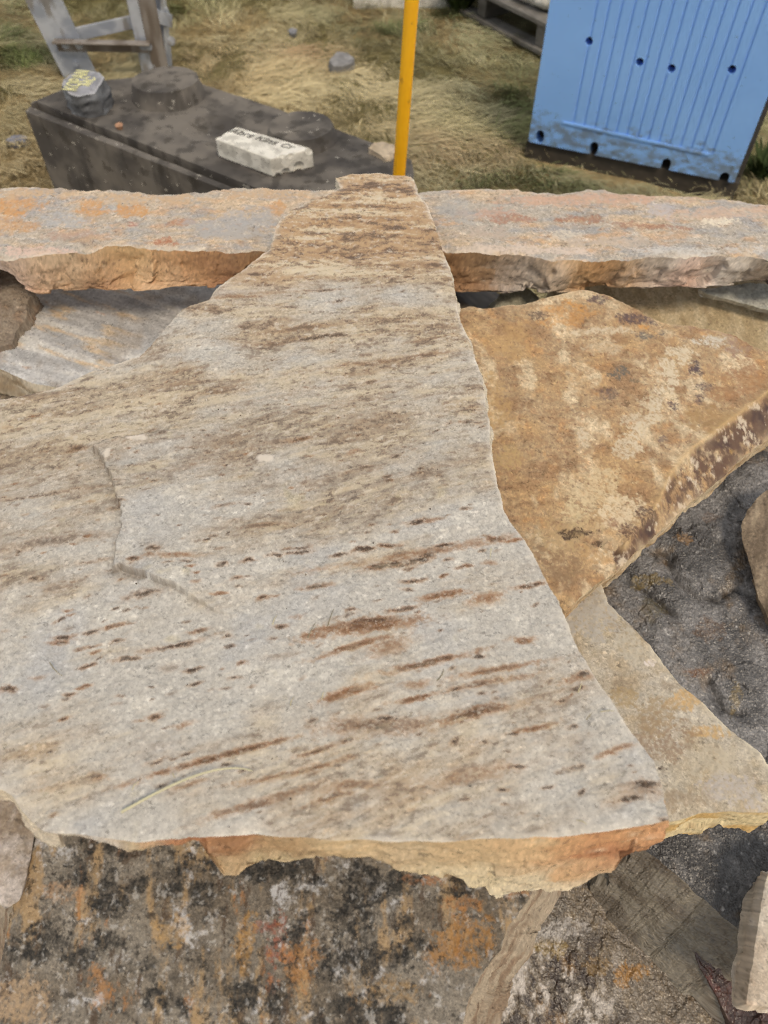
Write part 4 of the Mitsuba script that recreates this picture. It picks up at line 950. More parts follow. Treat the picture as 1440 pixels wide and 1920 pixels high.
def concrete_fn(p, n, uv):
    a = mikit.fbm(p.x * 9, p.y * 9, p.z * 9, 4)
    b = mikit.fbm(p.x * 60, p.y * 60, p.z * 60, 3)
    st = mikit.fbm(p.x * 30, p.y * 30, p.z * 3, 3)
    c = mikit.mix(_lp((80, 77, 75)), _lp((118, 113, 107)), mikit.smoothstep(0.35, 0.7, a))
    c = mikit.mix(c, mi.Color3f(_lp((60, 58, 56))), mikit.smoothstep(0.5, 0.75, st) * 0.6)
    c = mikit.mix(c, mi.Color3f(_lp((176, 172, 164))), mikit.smoothstep(0.72, 0.80, b) * 0.7)
    return mikit.mix(c, mi.Color3f(_lp((60, 56, 50))), mikit.smoothstep(0.62, 0.7, mikit.fbm(p.x * 25 + 7, p.y * 25, p.z * 25, 3)) * 0.5)


def galv_fn(p, n, uv):
    a = mikit.fbm(p.x * 14, p.y * 14, p.z * 14, 4)
    c = mikit.mix(_lp((160, 168, 182)), _lp((198, 204, 214)), mikit.smoothstep(0.35, 0.65, a))
    return mikit.mix(c, mi.Color3f(_lp((124, 116, 104))), mikit.smoothstep(0.6, 0.72, mikit.fbm(p.x * 20 + 5, p.y * 20, p.z * 5, 3)) * 0.7)


def stain_shade_steel_fn(p, n, uv):
    a = mikit.fbm(p.x * 22, p.y * 22, p.z * 4, 4)
    return mikit.mix(_lp((112, 102, 92)), _lp((150, 144, 138)), mikit.smoothstep(0.4, 0.65, a))


def wood_fn(p, n, uv):
    a = mikit.fbm(p.x * 40, p.y * 40, p.z * 60, 3)
    b = mikit.fbm(p.x * 7, p.y * 7, p.z * 7, 3)
    return mikit.mix(mikit.mix(_lp((86, 84, 82)), _lp((136, 133, 128)), a), mi.Color3f(_lp((78, 74, 66))), mikit.smoothstep(0.5, 0.7, b) * 0.6)


def blue_fn(p, n, uv):
    a = mikit.fbm(p.x * 5, p.y * 5, p.z * 5, 3)
    c = mikit.mix(_lp((122, 170, 236), 1.15), _lp((134, 180, 240), 1.2), a)
    g = mikit.fbm(p.x * 40, p.y * 40, p.z * 50, 6)
    lo = mikit.smoothstep(0.24, 0.10, p.z)
    dirt = mikit.smoothstep(0.72, 1.12, g + lo * 0.45)
    c = mikit.mix(c, mi.Color3f(_lp((112, 120, 122))), dirt * 0.75)
    return mikit.mix(c, mi.Color3f(_lp((84, 88, 88))), mikit.smoothstep(0.78, 0.86, mikit.fbm(p.x * 70, p.y * 70, p.z * 70, 3) + lo * 0.1) * 0.5)


def white_fn(p, n, uv):
    a = mikit.fbm(p.x * 40, p.y * 40, p.z * 40, 4)
    c = mikit.mix(_lp((196, 194, 186)), _lp((226, 224, 216)), mikit.smoothstep(0.35, 0.6, a))
    return mikit.mix(c, mi.Color3f(_lp((150, 146, 138))), mikit.smoothstep(0.64, 0.74, mikit.fbm(p.x * 130, p.y * 130, p.z * 130, 3)) * 0.6)


def soil_fn(p, n, uv):
    a = mikit.fbm(p.x * 2.2, p.y * 2.2, 0, 4)
    b = mikit.fbm(p.x * 45, p.y * 45, 0, 3)
    c = mikit.mix(_lp((168, 150, 112)), _lp((130, 122, 84)), mikit.smoothstep(0.4, 0.6, a))
    return c * (0.45 + 0.8 * b)


def rub_fn(p, n, uv):
    return mikit.mix(_lp((52, 50, 48)), _lp((84, 78, 70)), mikit.fbm(p.x * 50, p.y * 50, p.z * 50, 3))


def yel_fn(p, n, uv):
    c = mikit.mix(_lp((244, 178, 22)), _lp((250, 190, 34)), mikit.fbm(p.x * 30, p.y * 30, p.z * 12, 3))
    return mikit.mix(c, mi.Color3f(_lp((170, 120, 40))), mikit.smoothstep(0.68, 0.76, mikit.fbm(p.x * 90, p.y * 90, p.z * 40, 3)) * 0.5)


for name, fn, rough_, spec, metal in (('mat_concrete', concrete_fn, .9, .2, 0), ('mat_galv', galv_fn, .5, .5, .35), ('mat_old_shaded_steel', stain_shade_steel_fn, .6, .4, .2), ('mat_wood', wood_fn, .9, .2, 0), ('mat_blue', blue_fn, .42, .45, 0),
                                      ('mat_white', white_fn, .85, .3, 0), ('mat_soil', soil_fn, .95, .1, 0), ('mat_dark', rub_fn, .7, .3, 0), ('mat_yellow', yel_fn, .4, .5, 0)):
    scene[name] = {'type': 'twosided', 'bsdf': {'type': 'principled', 'base_color': mikit.proc(fn), 'roughness': rough_, 'specular': spec, 'metallic': metal}}
scene['mat_ink'] = {'type': 'twosided', 'bsdf': {'type': 'diffuse', 'reflectance': {'type': 'rgb', 'value': _lp((84, 84, 82))}}}
scene['mat_paint'] = {'type': 'twosided', 'bsdf': {'type': 'diffuse', 'reflectance': {'type': 'rgb', 'value': _lp((224, 222, 172))}}}


def man_to_tri(m):
    q = m.to_mesh()
    return trimesh.Trimesh(q.vert_properties[:, :3], q.tri_verts, process=True)


def roughen(m, step, amp, size, seed):
    q = Manifold(Mesh(np.asarray(m.vertices, np.float32), np.asarray(m.faces, np.uint32)))
    m = man_to_tri(q.refine_to_length(step))
    n = m.vertex_normals
    m.vertices = m.vertices + n * (amp * fb(m.vertices, size, 4, seed, 0.6))[:, None]
    return m


def rbox(c, half, axes, r=0.004):
    """a box with rounded edges at c, half sizes along three axes"""
    h = np.maximum(np.asarray(half, float) - r, 1e-4)
    pts = []
    s = trimesh.creation.icosphere(1, r).vertices
    for a in np.ndindex(2, 2, 2):
        pts.append(s + (np.array(a) * 2 - 1) * h)
    m = trimesh.convex.convex_hull(np.vstack(pts))
    A = np.array(axes, float)
    m.vertices = m.vertices @ A + c
    if np.linalg.det(A) < 0:
        m.invert()
    return m


def bar(p, q, w, t, side, r=0.003):
    """a flat bar from p to q: w wide along "side", t thick"""
    p, q, side = np.asarray(p, float), np.asarray(q, float), np.asarray(side, float)
    e = q - p
    L = np.linalg.norm(e)
    e /= L
    side = side - e * (side @ e)
    side /= np.linalg.norm(side)
    return rbox((p + q) / 2, (L / 2, w / 2, t / 2), (e, side, np.cross(e, side)), r)


# ---------------------------------------------------------------- ground and mown grass
gx, gy = np.meshgrid(np.r_[-60, -25, -10, np.arange(-5, 5.01, 0.05), 10, 25, 60], np.r_[-40, -15, -5, np.arange(-2, 8.01, 0.05), 15, 30, 60], indexing='ij')
gv = np.c_[gx.ravel(), gy.ravel(), np.zeros(gx.size)]


def ground_z(x, y):
    q = np.c_[x, y, np.zeros(len(x))]
    return 0.035 * fb(q, 0.9, 3, 2500) + 0.012 * fb(q, 0.2, 2, 2503) - 0.01


gv[:, 2] = ground_z(gv[:, 0], gv[:, 1])
ni, nj = gx.shape
ii, jj = np.meshgrid(np.arange(ni - 1), np.arange(nj - 1), indexing='ij')
q0 = (ii * nj + jj).ravel()
scene['ground'] = mikit.ply((gv, np.stack([q0, q0 + nj, q0 + nj + 1, q0 + 1], 1)), 'mat_soil', smooth=True)
tag('ground', 'thatch covered ground under the mown grass', kind='structure')

ZB = 0.34
BLK = [(46, 205), (62, 190), (115, 170), (185, 152), (255, 143), (350, 146), (420, 172), (500, 197), (620, 240), (700, 268), (772, 300), (776, 330), (740, 420), (600, 430), (440, 360)]
BLK_XY = np.array([at_z(x, y, ZB)[:2] for x, y in BLK])
PA, PB = at_z(990, 268, 0.05), at_z(1375, 346, 0.05)
KEEP_OUT = [Polygon(BLK_XY).buffer(-0.01), LineString([PA[:2], PB[:2]]).buffer(0.05)]
GC = [(50, 110, (92, 112, 52)), (10, 50, (120, 128, 72)), (20, 170, (150, 134, 92)), (30, 330, (168, 142, 96)), (90, 130, (140, 124, 86)), (200, 60, (176, 160, 110)), (350, 20, (148, 148, 90)), (200, 110, (128, 118, 76)), (450, 40, (186, 172, 120)), (400, 110, (184, 156, 106)), (500, 120, (198, 172, 118)),
      (560, 60, (186, 170, 118)), (560, 80, (190, 150, 104)), (600, 170, (204, 184, 130)), (680, 150, (196, 176, 124)), (640, 20, (134, 134, 90)), (700, 50, (112, 118, 78)), (700, 220, (186, 164, 114)), (820, 40, (128, 134, 92)), (850, 120, (150, 148, 100)), (850, 200, (164, 154, 104)),
      (960, 140, (112, 124, 78)), (970, 200, (98, 106, 64)), (930, 220, (140, 134, 88)), (820, 280, (164, 132, 92)), (930, 280, (156, 128, 90)), (860, 330, (134, 132, 92)), (1000, 330, (118, 120, 78)), (1100, 340, (122, 124, 80)), (800, 170, (170, 158, 110)), (1410, 300, (130, 132, 76)), (1400, 350, (176, 158, 110)), (720, 320, (150, 140, 100))]
GC_XY = np.array([at_z(x, y, 0.02)[:2] for x, y, _ in GC])
GC_C = np.array([tone(c, 1.38, 0.74) for _, _, c in GC])


def grass(n, seed, upright=False, spots_=None):
    r = np.random.default_rng(seed)
    y = 1.55 + (6.0 - 1.55) * r.random(int(n * 1.6)) ** 0.85
    x = (r.random(len(y)) * 2 - 1) * (0.62 * y + 0.35)
    if spots_ is not None:
        k = r.integers(0, len(spots_), len(y))
        x, y = spots_[k, 0] + r.normal(0, .05, len(y)), spots_[k, 1] + r.normal(0, .05, len(y))
    ok = np.ones(len(x), bool)
    for kp in KEEP_OUT:
        ok &= ~shapely.contains_xy(kp, x, y)
    x, y = x[ok][:n], y[ok][:n]
    n = len(x)
    q = np.c_[x, y, np.zeros(n)]
    an = 6.3 * vnoise(q / 0.35, 5) + 2.2 * vnoise(q / 0.09, 6) + r.normal(0, 0.55, n)
    lift = np.clip(0.2 + 0.3 * fb(q, 0.25, 3, 2600) + r.normal(0, .25, n), 0.0, 1.2) + (0.9 if upright else 0)
    L = r.uniform(0.035, 0.12, n) * (1.0 if not upright else 0.9)
    w = r.uniform(0.0010, 0.0019, n) * (1.3 if upright else 1)
    z0 = ground_z(x, y) + 0.004 + 0.03 * np.clip(fb(q, 0.3, 3, 2610) + r.random(n) * 0.6, 0, 1) * (0 if upright else 1)
    dx, dy = np.cos(an), np.sin(an)
    c = mixc(field(q[:, :2], GC_XY, GC_C, 3), tone((166, 160, 116), 1.3), np.full(n, 0.22))
    dry = tone((206, 194, 154), 1.05)
    m = np.clip(r.normal(0.25, 0.3, n) + 0.3 * fb(q, .2, 3, 2620), 0, 1)
    if upright:
        m *= 0.25
        c = mixc(c, tone((92, 112, 50)), np.full(n, 0.55))
    c = c * (1 - m[:, None]) + dry * m[:, None]
    c = c * np.exp(r.normal(0, 0.13, n))[:, None]
    vs, cs = [], []
    for j, t in enumerate((0, 0.4, 0.75, 1.0)):
        h = np.sin(lift) * L * (t - 0.55 * t * t) + 0.0
        rr = np.cos(lift * (1 - 0.4 * t)) * L * t
        bend = 0.25 * L * t * t * np.sin(an * 7 + x * 40)
        px_, py_ = x + dx * rr - dy * bend, y + dy * rr + dx * bend
        ww = w * (1 - 0.25 * t)
        P = np.stack([px_, py_, z0 + h], 1)
        if j < 3:
            vs += [P + np.stack([-dy * ww, dx * ww, 0.3 * ww], 1), P - np.stack([-dy * ww, dx * ww, 0.3 * ww], 1)]
            cs += [c, c]
        else:
            vs.append(P)
            cs.append(c)
    V = np.stack(vs, 1).reshape(-1, 3)
    C = np.stack(cs, 1).reshape(-1, 3)
    b = np.arange(n)[:, None] * 7
    F = np.concatenate([b + np.array(t) for t in ([0, 1, 2], [1, 3, 2], [2, 3, 4], [3, 5, 4], [4, 5, 6])]).reshape(-1, 3)
    return V, F, C


A_, B_ = grass(140000, 61), grass(3500, 62, True, np.array([at_z(x, y, 0)[:2] for x, y in [(985, 240), (980, 200), (970, 260), (1040, 290), (1050, 300), (1300, 355), (1385, 350), (1410, 320), (20, 100), (40, 120), (60, 110), (10, 60), (960, 180), (1020, 310), (330, 20), (900, 340), (1000, 340), (1100, 352), (780, 50), (840, 30), (730, 60), (1430, 300)]]))
scene['grass'] = mikit.ply((np.vstack([A_[0], B_[0]]), np.vstack([A_[1], B_[1] + len(A_[0])])), 'mat_grass', smooth=False, color=np.clip(np.vstack([A_[2], B_[2]]), 0.004, 0.9))
tag('grass', 'dry mown straw coloured grass with green patches covering the yard', 'grass', kind='stuff')

# ---------------------------------------------------------------- dark concrete block
def ring_of(g):
    """a shapely outline as a counterclockwise list for a CrossSection"""
    a = np.array(g.exterior.coords)[:-1]
    return (a if g.exterior.is_ccw else a[::-1]).tolist()


def prism(xy, z0, z1, taper=1.0):
    a = np.asarray(xy, float)
    if Polygon(a).exterior.is_ccw is False:
        a = a[::-1]
    return Manifold.extrude(CrossSection([a.tolist()]), z1 - z0).translate([0, 0, z0])


G0, G1 = at_z(78, 200, ZB)[:2], at_z(462, 352, ZB)[:2]
gdir = (G1 - G0) / np.linalg.norm(G1 - G0)
gno = np.array([gdir[1], -gdir[0]])
gno = gno if gno[1] < 0 else -gno
body = prism(BLK_XY, -0.03, ZB)
groove = LineString([G0 - gdir * 0.05, G1 + gdir * 0.6]).buffer(0.016, cap_style='flat')
body = body - prism(np.array(groove.exterior.coords)[:-1], ZB - 0.06, ZB + 0.1)
cen = BLK_XY.mean(0)
front = LineString([G0 - gdir * 0.2 + gno * 0.06, G1 + gdir * 0.8 + gno * 0.06]).buffer(0.052, cap_style='flat')
body = body - prism(np.array(front.exterior.coords)[:-1], ZB - 0.006, ZB + 0.1)
bm = man_to_tri(body)


def cone_at(px, py, r0, r1, h):
    c = at_z(px, py, ZB)
    return Manifold.cylinder(h + 0.02, r0, r1, 64).translate([c[0], c[1], ZB - 0.02])


def sag(c, r, depth):
    R = (r * r + depth * depth) / (2 * depth)
    return Manifold.sphere(R, 96).translate([c[0], c[1], ZB + R - depth])


dish = at_z(396, 240, ZB)
b1 = body + cone_at(317, 180, .138, .116, .056) + cone_at(566, 260, .125, .105, .042)
b1 = b1 - sag(dish, 0.10, 0.024)
bm = roughen(man_to_tri(b1), 0.022, 0.0035, 0.06, 2700)
scene['concrete_block'] = mikit.ply(bm, 'mat_concrete', smooth=28)
tag('concrete_block', 'dark weathered concrete block with two round bosses lying on the grass behind the slabs', 'concrete block')

# ---------------------------------------------------------------- things on the block
ZR = ZB + 0.085
rock = Slab(at_z(155, 155, ZR), [0.0, -0.12, 1], 1.6)
ROCK = [(115, 155), (118, 147), (131, 138), (150, 132), (168, 131), (184, 135), (195, 144), (191, 153), (184, 163), (178, 172), (160, 176), (146, 178), (128, 173), (120, 164)]


def rock_col(V, V3, d, P):
    c = patchy(V3, (136, 138, 146), [((168, 170, 180), .05, .1, .4, .8, (1, 1, 1)), ((96, 100, 104), .03, .35, .3, .7, (1, 1, 1))], 2800, .14)
    return mixc(c, tone((196, 198, 204)), np.exp(-d / .006) * .5)


rock.build('painted_rock', ROCK, 0.004, rough(2810, .003, .001, .0005, .08), rock_col, 0.10, lean=0.10, rows=14, side=0.014, side_color=plain_side((92, 94, 98), (126, 130, 136), 2820, (52, 52, 54)), seed=30, chip=.006)
tag('painted_rock', 'grey rock with yellow painted lettering sitting on the far left corner of the concrete block', 'rock')


def letters(text, height, slab_n, p0, p1, lift, slant=0.0, depth=0.0012, bold=True):
    """lettering on a face: baseline from p0 to p1"""
    m = meshkit.text_mesh(text, height, depth, bold)
    x = np.asarray(p1) - np.asarray(p0)
    L = np.linalg.norm(x)
    x /= L
    y = np.cross(slab_n, x)
    v = m.vertices.copy()
    v[:, 0] *= L / v[:, 0].max()
    v[:, 0] += slant * v[:, 1]
    m.vertices = p0 + v[:, :1] * x + v[:, 1:2] * y + (v[:, 2:] + lift) * slab_n
    return m


rp = lambda x, y: at_plane(x, y, rock.p0, rock.n)
tx = trimesh.util.concatenate([letters('KOPAN', 0.047, rock.n, rp(142, 172), rp(168, 134), 0.0012), letters('MC', 0.034, rock.n, rp(166, 163), rp(181, 147), 0.0012)])
scene['painted_rock__lettering'] = mikit.ply(tx, 'mat_paint')
labels['painted_rock__lettering'] = {'label': 'yellow brushed lettering on the rock top'}

# white block with handwriting
ZW = ZB + 0.058
tA, tB, tC, tD = at_z(404, 259, ZW), at_z(508, 297, ZW), at_z(586, 279, ZW), at_z(442, 238, ZW)
ctr = (tA + tB + tC + tD) / 4
pts = []
for q in (tA, tB, tC, tD):
    for z in (ZB + 0.001, ZW):
        e = np.array([q[0], q[1], z])
        pts.append(trimesh.creation.icosphere(1, 0.004).vertices + e + (np.array([ctr[0], ctr[1], e[2]]) - e) * 0.03 + [0, 0, 0.004 if z < ZW else -0.004])
wb = trimesh.convex.convex_hull(np.vstack(pts))
ux = (tB - tA) / np.linalg.norm(tB - tA)
uy = (tC - tB) / np.linalg.norm(tC - tB)
wm = Manifold(Mesh(wb.vertices.astype(np.float32), wb.faces.astype(np.uint32)))
rg = np.random.default_rng(5)
for s_, z_, rad in ((0.62, 0.012, 0.019), (0.30, 0.004, 0.016), (0.1, 0.0, 0.012), (0.45, 0.052, 0.010), (0.9, 0.058, 0.016), (0.25, 0.062, 0.012)):
    c = tB + (tC - tB) * s_
    wm = wm - Manifold.sphere(rad, 24).translate([c[0] + ux[0] * 0.004, c[1] + ux[1] * 0.004, ZB + z_])
c = tA + (tD - tA) * 0.2
wm = wm - Manifold.sphere(0.02, 24).translate([c[0] - ux[0] * 0.012, c[1] - ux[1] * 0.012, ZW + 0.006])
wbm = roughen(man_to_tri(wm), 0.007, 0.0014, 0.02, 2900)
scene['white_block'] = mikit.ply(wbm, 'mat_white', smooth=35)
tag('white_block', 'broken white block with black handwriting on top, lying on the concrete block', 'block')
hw = letters('Abrs Kins Cr', 0.026, np.array([0, 0, 1.0]), np.r_[(tD + (tA - tD) * 0.42 + ux * 0.004)[:2], ZW], np.r_[(tC + (tB - tC) * 0.36 - ux * 0.03)[:2], ZW], 0.0003, 0.25, 0.0011, False)
scene['white_block__handwriting'] = mikit.ply(hw, 'mat_ink')
labels['white_block__handwriting'] = {'label': 'black marker handwriting along the white block'}


def chip_stone(key, px, z, nrm_, th, cols, seed, label, k=1.8):
    s_ = Slab(at_z(px[0][0], px[0][1], z), nrm_, k)
    s_.build(key, px, 0.002, rough(seed, .004, .0015, .0005, .05), lambda V, V3, d, P: patchy(V3, cols[0], [(cols[1], .03, .1, .4, .8, (1, 1, 1))], seed + 7, .14), th, rows=5, side=0.003, seed=seed % 97)
    tag(key, label, 'stone')


chip_stone('stone_021', [(691, 275), (702, 266), (716, 265), (738, 270), (743, 278), (733, 290), (722, 293)], ZB + 0.022, [0, -0.1, 1], 0.022, ((176, 158, 132), (196, 180, 156)), 2950, 'flat tan stone chip on the right end of the concrete block beside the yellow pole')
chip_stone('stone_022', [(214, 232), (220, 227), (229, 229), (231, 236), (222, 240), (215, 238)], ZB + 0.016, [0, -0.3, 1], 0.016, ((176, 132, 100), (150, 112, 84)), 2960, 'small orange pebble on the concrete block below the painted rock')
chip_stone('stone_023', [(618, 112), (632, 97), (650, 98), (664, 108), (660, 119), (640, 124), (624, 122)], 0.05, [0.1, -0.3, 1], 0.06, ((122, 122, 124), (150, 150, 152)), 2970, 'flat grey stone lying alone in the grass behind the concrete block')
chip_stone('stone_024', [(10, 262), (22, 254), (42, 252), (52, 256), (46, 265), (26, 270)], 0.03, [0.1, -0.3, 1], 0.04, ((126, 128, 140), (104, 106, 116)), 2980, 'small bluish grey stone in the grass at the left of the concrete block')
chip_stone('stone_025', [(540, 56), (548, 51), (557, 54), (556, 61), (546, 62)], 0.025, [0.1, -0.3, 1], 0.03, ((138, 140, 148), (116, 118, 124)), 2985, 'tiny grey stone far back in the grass between the steel legs and the yellow pole')

# ---------------------------------------------------------------- galvanised tower legs
def angle(p, q, w, t, side, back):
    """an angle section: one flange along "side", one along "back", meeting at the line p-q"""
    side, back = np.asarray(side, float), np.asarray(back, float)
    a = bar(p + side * w / 2, q + side * w / 2, w, t, side)
    b = bar(p + back * (w / 2 + t / 2), q + back * (w / 2 + t / 2), w, t, back)
    return trimesh.util.concatenate([a, b])


yl = at_z(150, 150, 0.0)[1]
fl0, fl1 = at_y(122, 148, yl), at_y(-8, -110, yl)
fr0, fr1 = at_y(270, 146, yl), at_y(214, -110, yl)
br0 = at_z(322, 122, 0.0)
br1 = at_y(300, -110, br0[1])
fl1, fr1, br1 = (a + (b - a) * 3.2 for a, b in ((fl0, fl1), (fr0, fr1), (br0, br1)))     # on up, past the frame
X, Y, Z = np.eye(3)
scene['steel_tower__leg'] = mikit.ply(angle(fl0, fl1, 0.165, 0.010, X, Y), 'mat_galv', smooth=30)
scene['steel_tower__leg_001'] = mikit.ply(angle(fr0, fr1, 0.055, 0.010, X, Y), 'mat_galv', smooth=30)
scene['steel_tower__leg_002'] = mikit.ply(angle(fr0 + X * 0.055 - Y * 0.012, fr1 + X * 0.055 - Y * 0.012, 0.075, 0.012, X, Y), 'mat_old_shaded_steel', smooth=30)
labels['steel_tower__leg_002'] = {'label': 'brown stained leg section'}
scene['steel_tower__leg_003'] = mikit.ply(angle(br0, br1, 0.10, 0.010, -X, -Y), 'mat_galv', smooth=30)
c0, c1 = at_y(106, 84, yl - 0.012), at_y(286, 88, yl - 0.012)
scene['steel_tower__cross_bar'] = mikit.ply(angle(c0 + Z * .024, c1 + Z * .024, 0.05, 0.008, -Z, -Y), 'mat_old_shaded_steel', smooth=30)  # shade on the front of this bar is put into its darker steel colour
c0, c1 = at_y(136, 66, yl + 0.02), at_y(318, 26, br0[1] - 0.05)
scene['steel_tower__cross_bar_001'] = mikit.ply(bar(c0, c1, 0.055, 0.008, Z), 'mat_galv', smooth=30)
c0, c1 = at_y(290, 30, yl + 0.02), at_y(322, 40, br0[1] - 0.05)
scene['steel_tower__cross_bar_002'] = mikit.ply(bar(c0, c1, 0.055, 0.008, Z), 'mat_galv', smooth=30)
for j, (x, y) in enumerate([(122, 84), (147, 84), (268, 86), (280, 88), (141, 122), (287, 126), (320, 78)]):
    c = at_y(x, y, yl - 0.02)
    m = trimesh.creation.cylinder(0.014, 0.028, sections=6)
    m.apply_transform(trimesh.transformations.rotation_matrix(math.pi / 2, [1, 0, 0]))
    m2 = trimesh.creation.cylinder(0.02, 0.006, sections=20)
    m2.apply_transform(trimesh.transformations.rotation_matrix(math.pi / 2, [1, 0, 0]))
    m = trimesh.util.concatenate([m, m2])
    m.apply_translation(c + [0, 0.006 if y < 100 or x == 320 else 0.016, 0])
    scene['steel_tower__bolt' + (f'_{j:03d}' if j else '')] = mikit.ply(m, 'mat_galv', smooth=30)
tag('steel_tower', 'galvanised angle steel tower base with bolted cross bars behind the concrete block', 'steel tower')

# ---------------------------------------------------------------- yellow pole
yp = 1.98
p_top, p_bot = at_y(776, -50, yp), at_y(748, 330, yp)
e = (p_bot - p_top) / np.linalg.norm(p_bot - p_top)
p_end = p_bot + e * ((0.0 - p_bot[2]) / e[2] + 0.06)
p_up = p_top - e * 0.35
prof = np.array([[0.0, 0.0], [0.0155, 0.0], [0.0172, 0.002], [0.0172, np.linalg.norm(p_end - p_up) - 0.003], [0.0155, np.linalg.norm(p_end - p_up)], [0, np.linalg.norm(p_end - p_up)]])
m = trimesh.creation.revolve(prof, sections=40)
m.apply_transform(trimesh.geometry.align_vectors([0, 0, 1], e))
m.apply_translation(p_up)
scene['yellow_pole'] = mikit.ply(m, 'mat_yellow', smooth=40)
tag('yellow_pole', 'bright yellow pole standing in the grass behind the tip of the pale slab', 'pole')

# ---------------------------------------------------------------- blue panel
PZ = 0.055
px_ = PB - PA
px_[2] = 0
PW = np.linalg.norm(px_)
px_ /= PW
pn = np.array([px_[1], -px_[0], 0.0])
pn = pn if pn[1] < 0 else -pn
PA0 = np.array([PA[0], PA[1], PZ])


def pan(x, y):
    """picture point on the panel's face -> (along, height)"""
    q = at_plane(x, y, PA0, pn) - PA0
    return q @ px_, q[2]


PH, PT = 0.95, 0.06
blk = CrossSection([[[0, 0], [PW, 0], [PW, PH], [0, PH]]]).offset(-0.006, JoinType.Round).offset(0.006, JoinType.Round)
pl = Manifold.extrude(blk, PT).translate([0, 0, -PT])       # local: x along, y up, z towards the eye
la, lb = pan(1056, 229), pan(1330, 290)
gb, gt = [(1072, 228), (1334, 284)], [(1139, 0), (1438, 0)]
rec = CrossSection([[[la[0], la[1]], [lb[0], lb[1]], [lb[0] + 0.02, PH - 0.05], [la[0], PH - 0.05]]])
for j in range(14):
    f_ = j / 13
    a = np.array(pan(1075 + (1336 - 1075) * f_, 229 + (284 - 229) * f_ + 2))
    b = np.array(pan(1120 + (1440 - 1120) * f_, 3 + 6 * f_))
    b = np.array([a[0], PH - 0.06])
    gseg = LineString([a, b]).buffer(0.0042)
    pl = pl - Manifold.extrude(CrossSection([ring_of(gseg)]), 0.02).translate([0, 0, -0.0045])
for x, y in [(1104, 78), (1199, 117), (1259, 129), (1372, 131)]:
    a = pan(x, y)
    pl = pl - Manifold.cylinder(0.2, 0.0145, 0.0145, 24).translate([a[0], a[1], -0.1])
for x, y in [(1012, 257), (1113, 279), (1248, 310), (1357, 336)]:
    a = pan(x, y)
    s_ = LineString([(a[0], a[1] - 0.009), (a[0], a[1] + 0.009)]).buffer(0.0175)
    pl = pl - Manifold.extrude(CrossSection([ring_of(s_)]), 0.2).translate([0, 0, -0.1])
lip = LineString([la, lb]).buffer(0.004)
lip = Manifold.extrude(CrossSection([ring_of(lip)]), 0.0075).translate([0, 0, -0.002])
FR = np.stack([px_, Z, pn], 1)


def to_panel(m):
    t = man_to_tri(m)
    t.vertices = PA0 + t.vertices @ FR.T
    if np.linalg.det(FR) < 0:
        t.invert()
    return t


scene['blue_panel__face'] = mikit.ply(to_panel(pl), 'mat_blue', smooth=25)
scene['blue_panel__ledge'] = mikit.ply(to_panel(lip), 'mat_blue', smooth=25)
back = Manifold.cube([PW + 0.02, PH - 0.02, 0.05]).translate([0.0, 0.0, -PT - 0.055])
skid = Manifold.cube([PW + 0.03, PZ + 0.045, 0.08]).translate([-0.01, -PZ - 0.05, -0.095])
scene['blue_panel__backing'] = mikit.ply(to_panel(back), 'mat_dark')
scene['blue_panel__base_rail'] = mikit.ply(to_panel(skid), 'mat_dark')
labels['blue_panel__base_rail'] = {'label': 'dark rail under the panel, half sunk in grass'}
tag('blue_panel', 'upright light blue grooved panel with round holes standing on the grass at the right', 'panel')

# ---------------------------------------------------------------- pallet with a white sack
c0 = at_z(1003, 98, 0.0)
c0[2] = 0
e1 = at_z(885, 36, 0.0) - c0
e1[2] = 0
e1 /= np.linalg.norm(e1)
e2 = np.array([-e1[1], e1[0], 0])
e2 = e2 if e2[1] > 0 and e2[0] > -0.2 else -e2
if e2[1] < 0:
    e2 = -e2
PL, PD = 1.1, 1.1
c0 = c0 - e1 * 0.06
for j in range(3):
    p = c0 + e1 * (0.05 + j * (PL - 0.1) / 2)
    m = rbox(p + e2 * PD / 2 + Z * 0.075, (0.035, PD / 2 - 0.01, 0.05), (e1, e2, Z), 0.005)
    scene['pallet__stringer' + (f'_{j:03d}' if j else '')] = mikit.ply(roughen(m, 0.08, 0.002, 0.05, 3100 + j), 'mat_wood', smooth=30)
for j in range(7):
    p = c0 + e2 * (0.045 + j * (PD - 0.09) / 6)
    m = rbox(p + e1 * PL / 2 + Z * 0.136, (PL / 2, 0.055, 0.0105), (e1, e2, Z), 0.003)
    scene['pallet__top_board' + (f'_{j:03d}' if j else '')] = mikit.ply(roughen(m, 0.08, 0.002, 0.05, 3110 + j), 'mat_wood', smooth=30)
for j in range(3):
    p = c0 + e2 * (0.035 + j * (PD - 0.11) / 2)
    m = rbox(p + e1 * PL / 2 + Z * 0.0135, (PL / 2, 0.05, 0.0105), (e1, e2, Z), 0.003)
    scene['pallet__bottom_board' + (f'_{j:03d}' if j else '')] = mikit.ply(roughen(m, 0.08, 0.002, 0.05, 3120 + j), 'mat_wood', smooth=30)
tag('pallet', 'weathered grey wooden pallet in the grass behind the blue panel', 'pallet')
m = trimesh.creation.icosphere(5)
v = m.vertices.copy()
v = np.sign(v) * np.abs(v) ** 0.75 * [0.42, 0.30, 0.085]
v *= (1 + 0.16 * fb(v, 0.16, 4, 3200, 0.6))[:, None]
v[:, 2] = np.maximum(v[:, 2], -0.06)
cs = c0 + e1 * 0.30 + e2 * 0.36 + Z * (0.147 + 0.06)
m.vertices = cs + v[:, :1] * e1 + v[:, 1:2] * e2 + v[:, 2:] * Z
scene['white_sack'] = mikit.ply(m, 'mat_white', smooth=True)
tag('white_sack', 'crumpled whitish sack lying on top of the wooden pallet', 'sack')

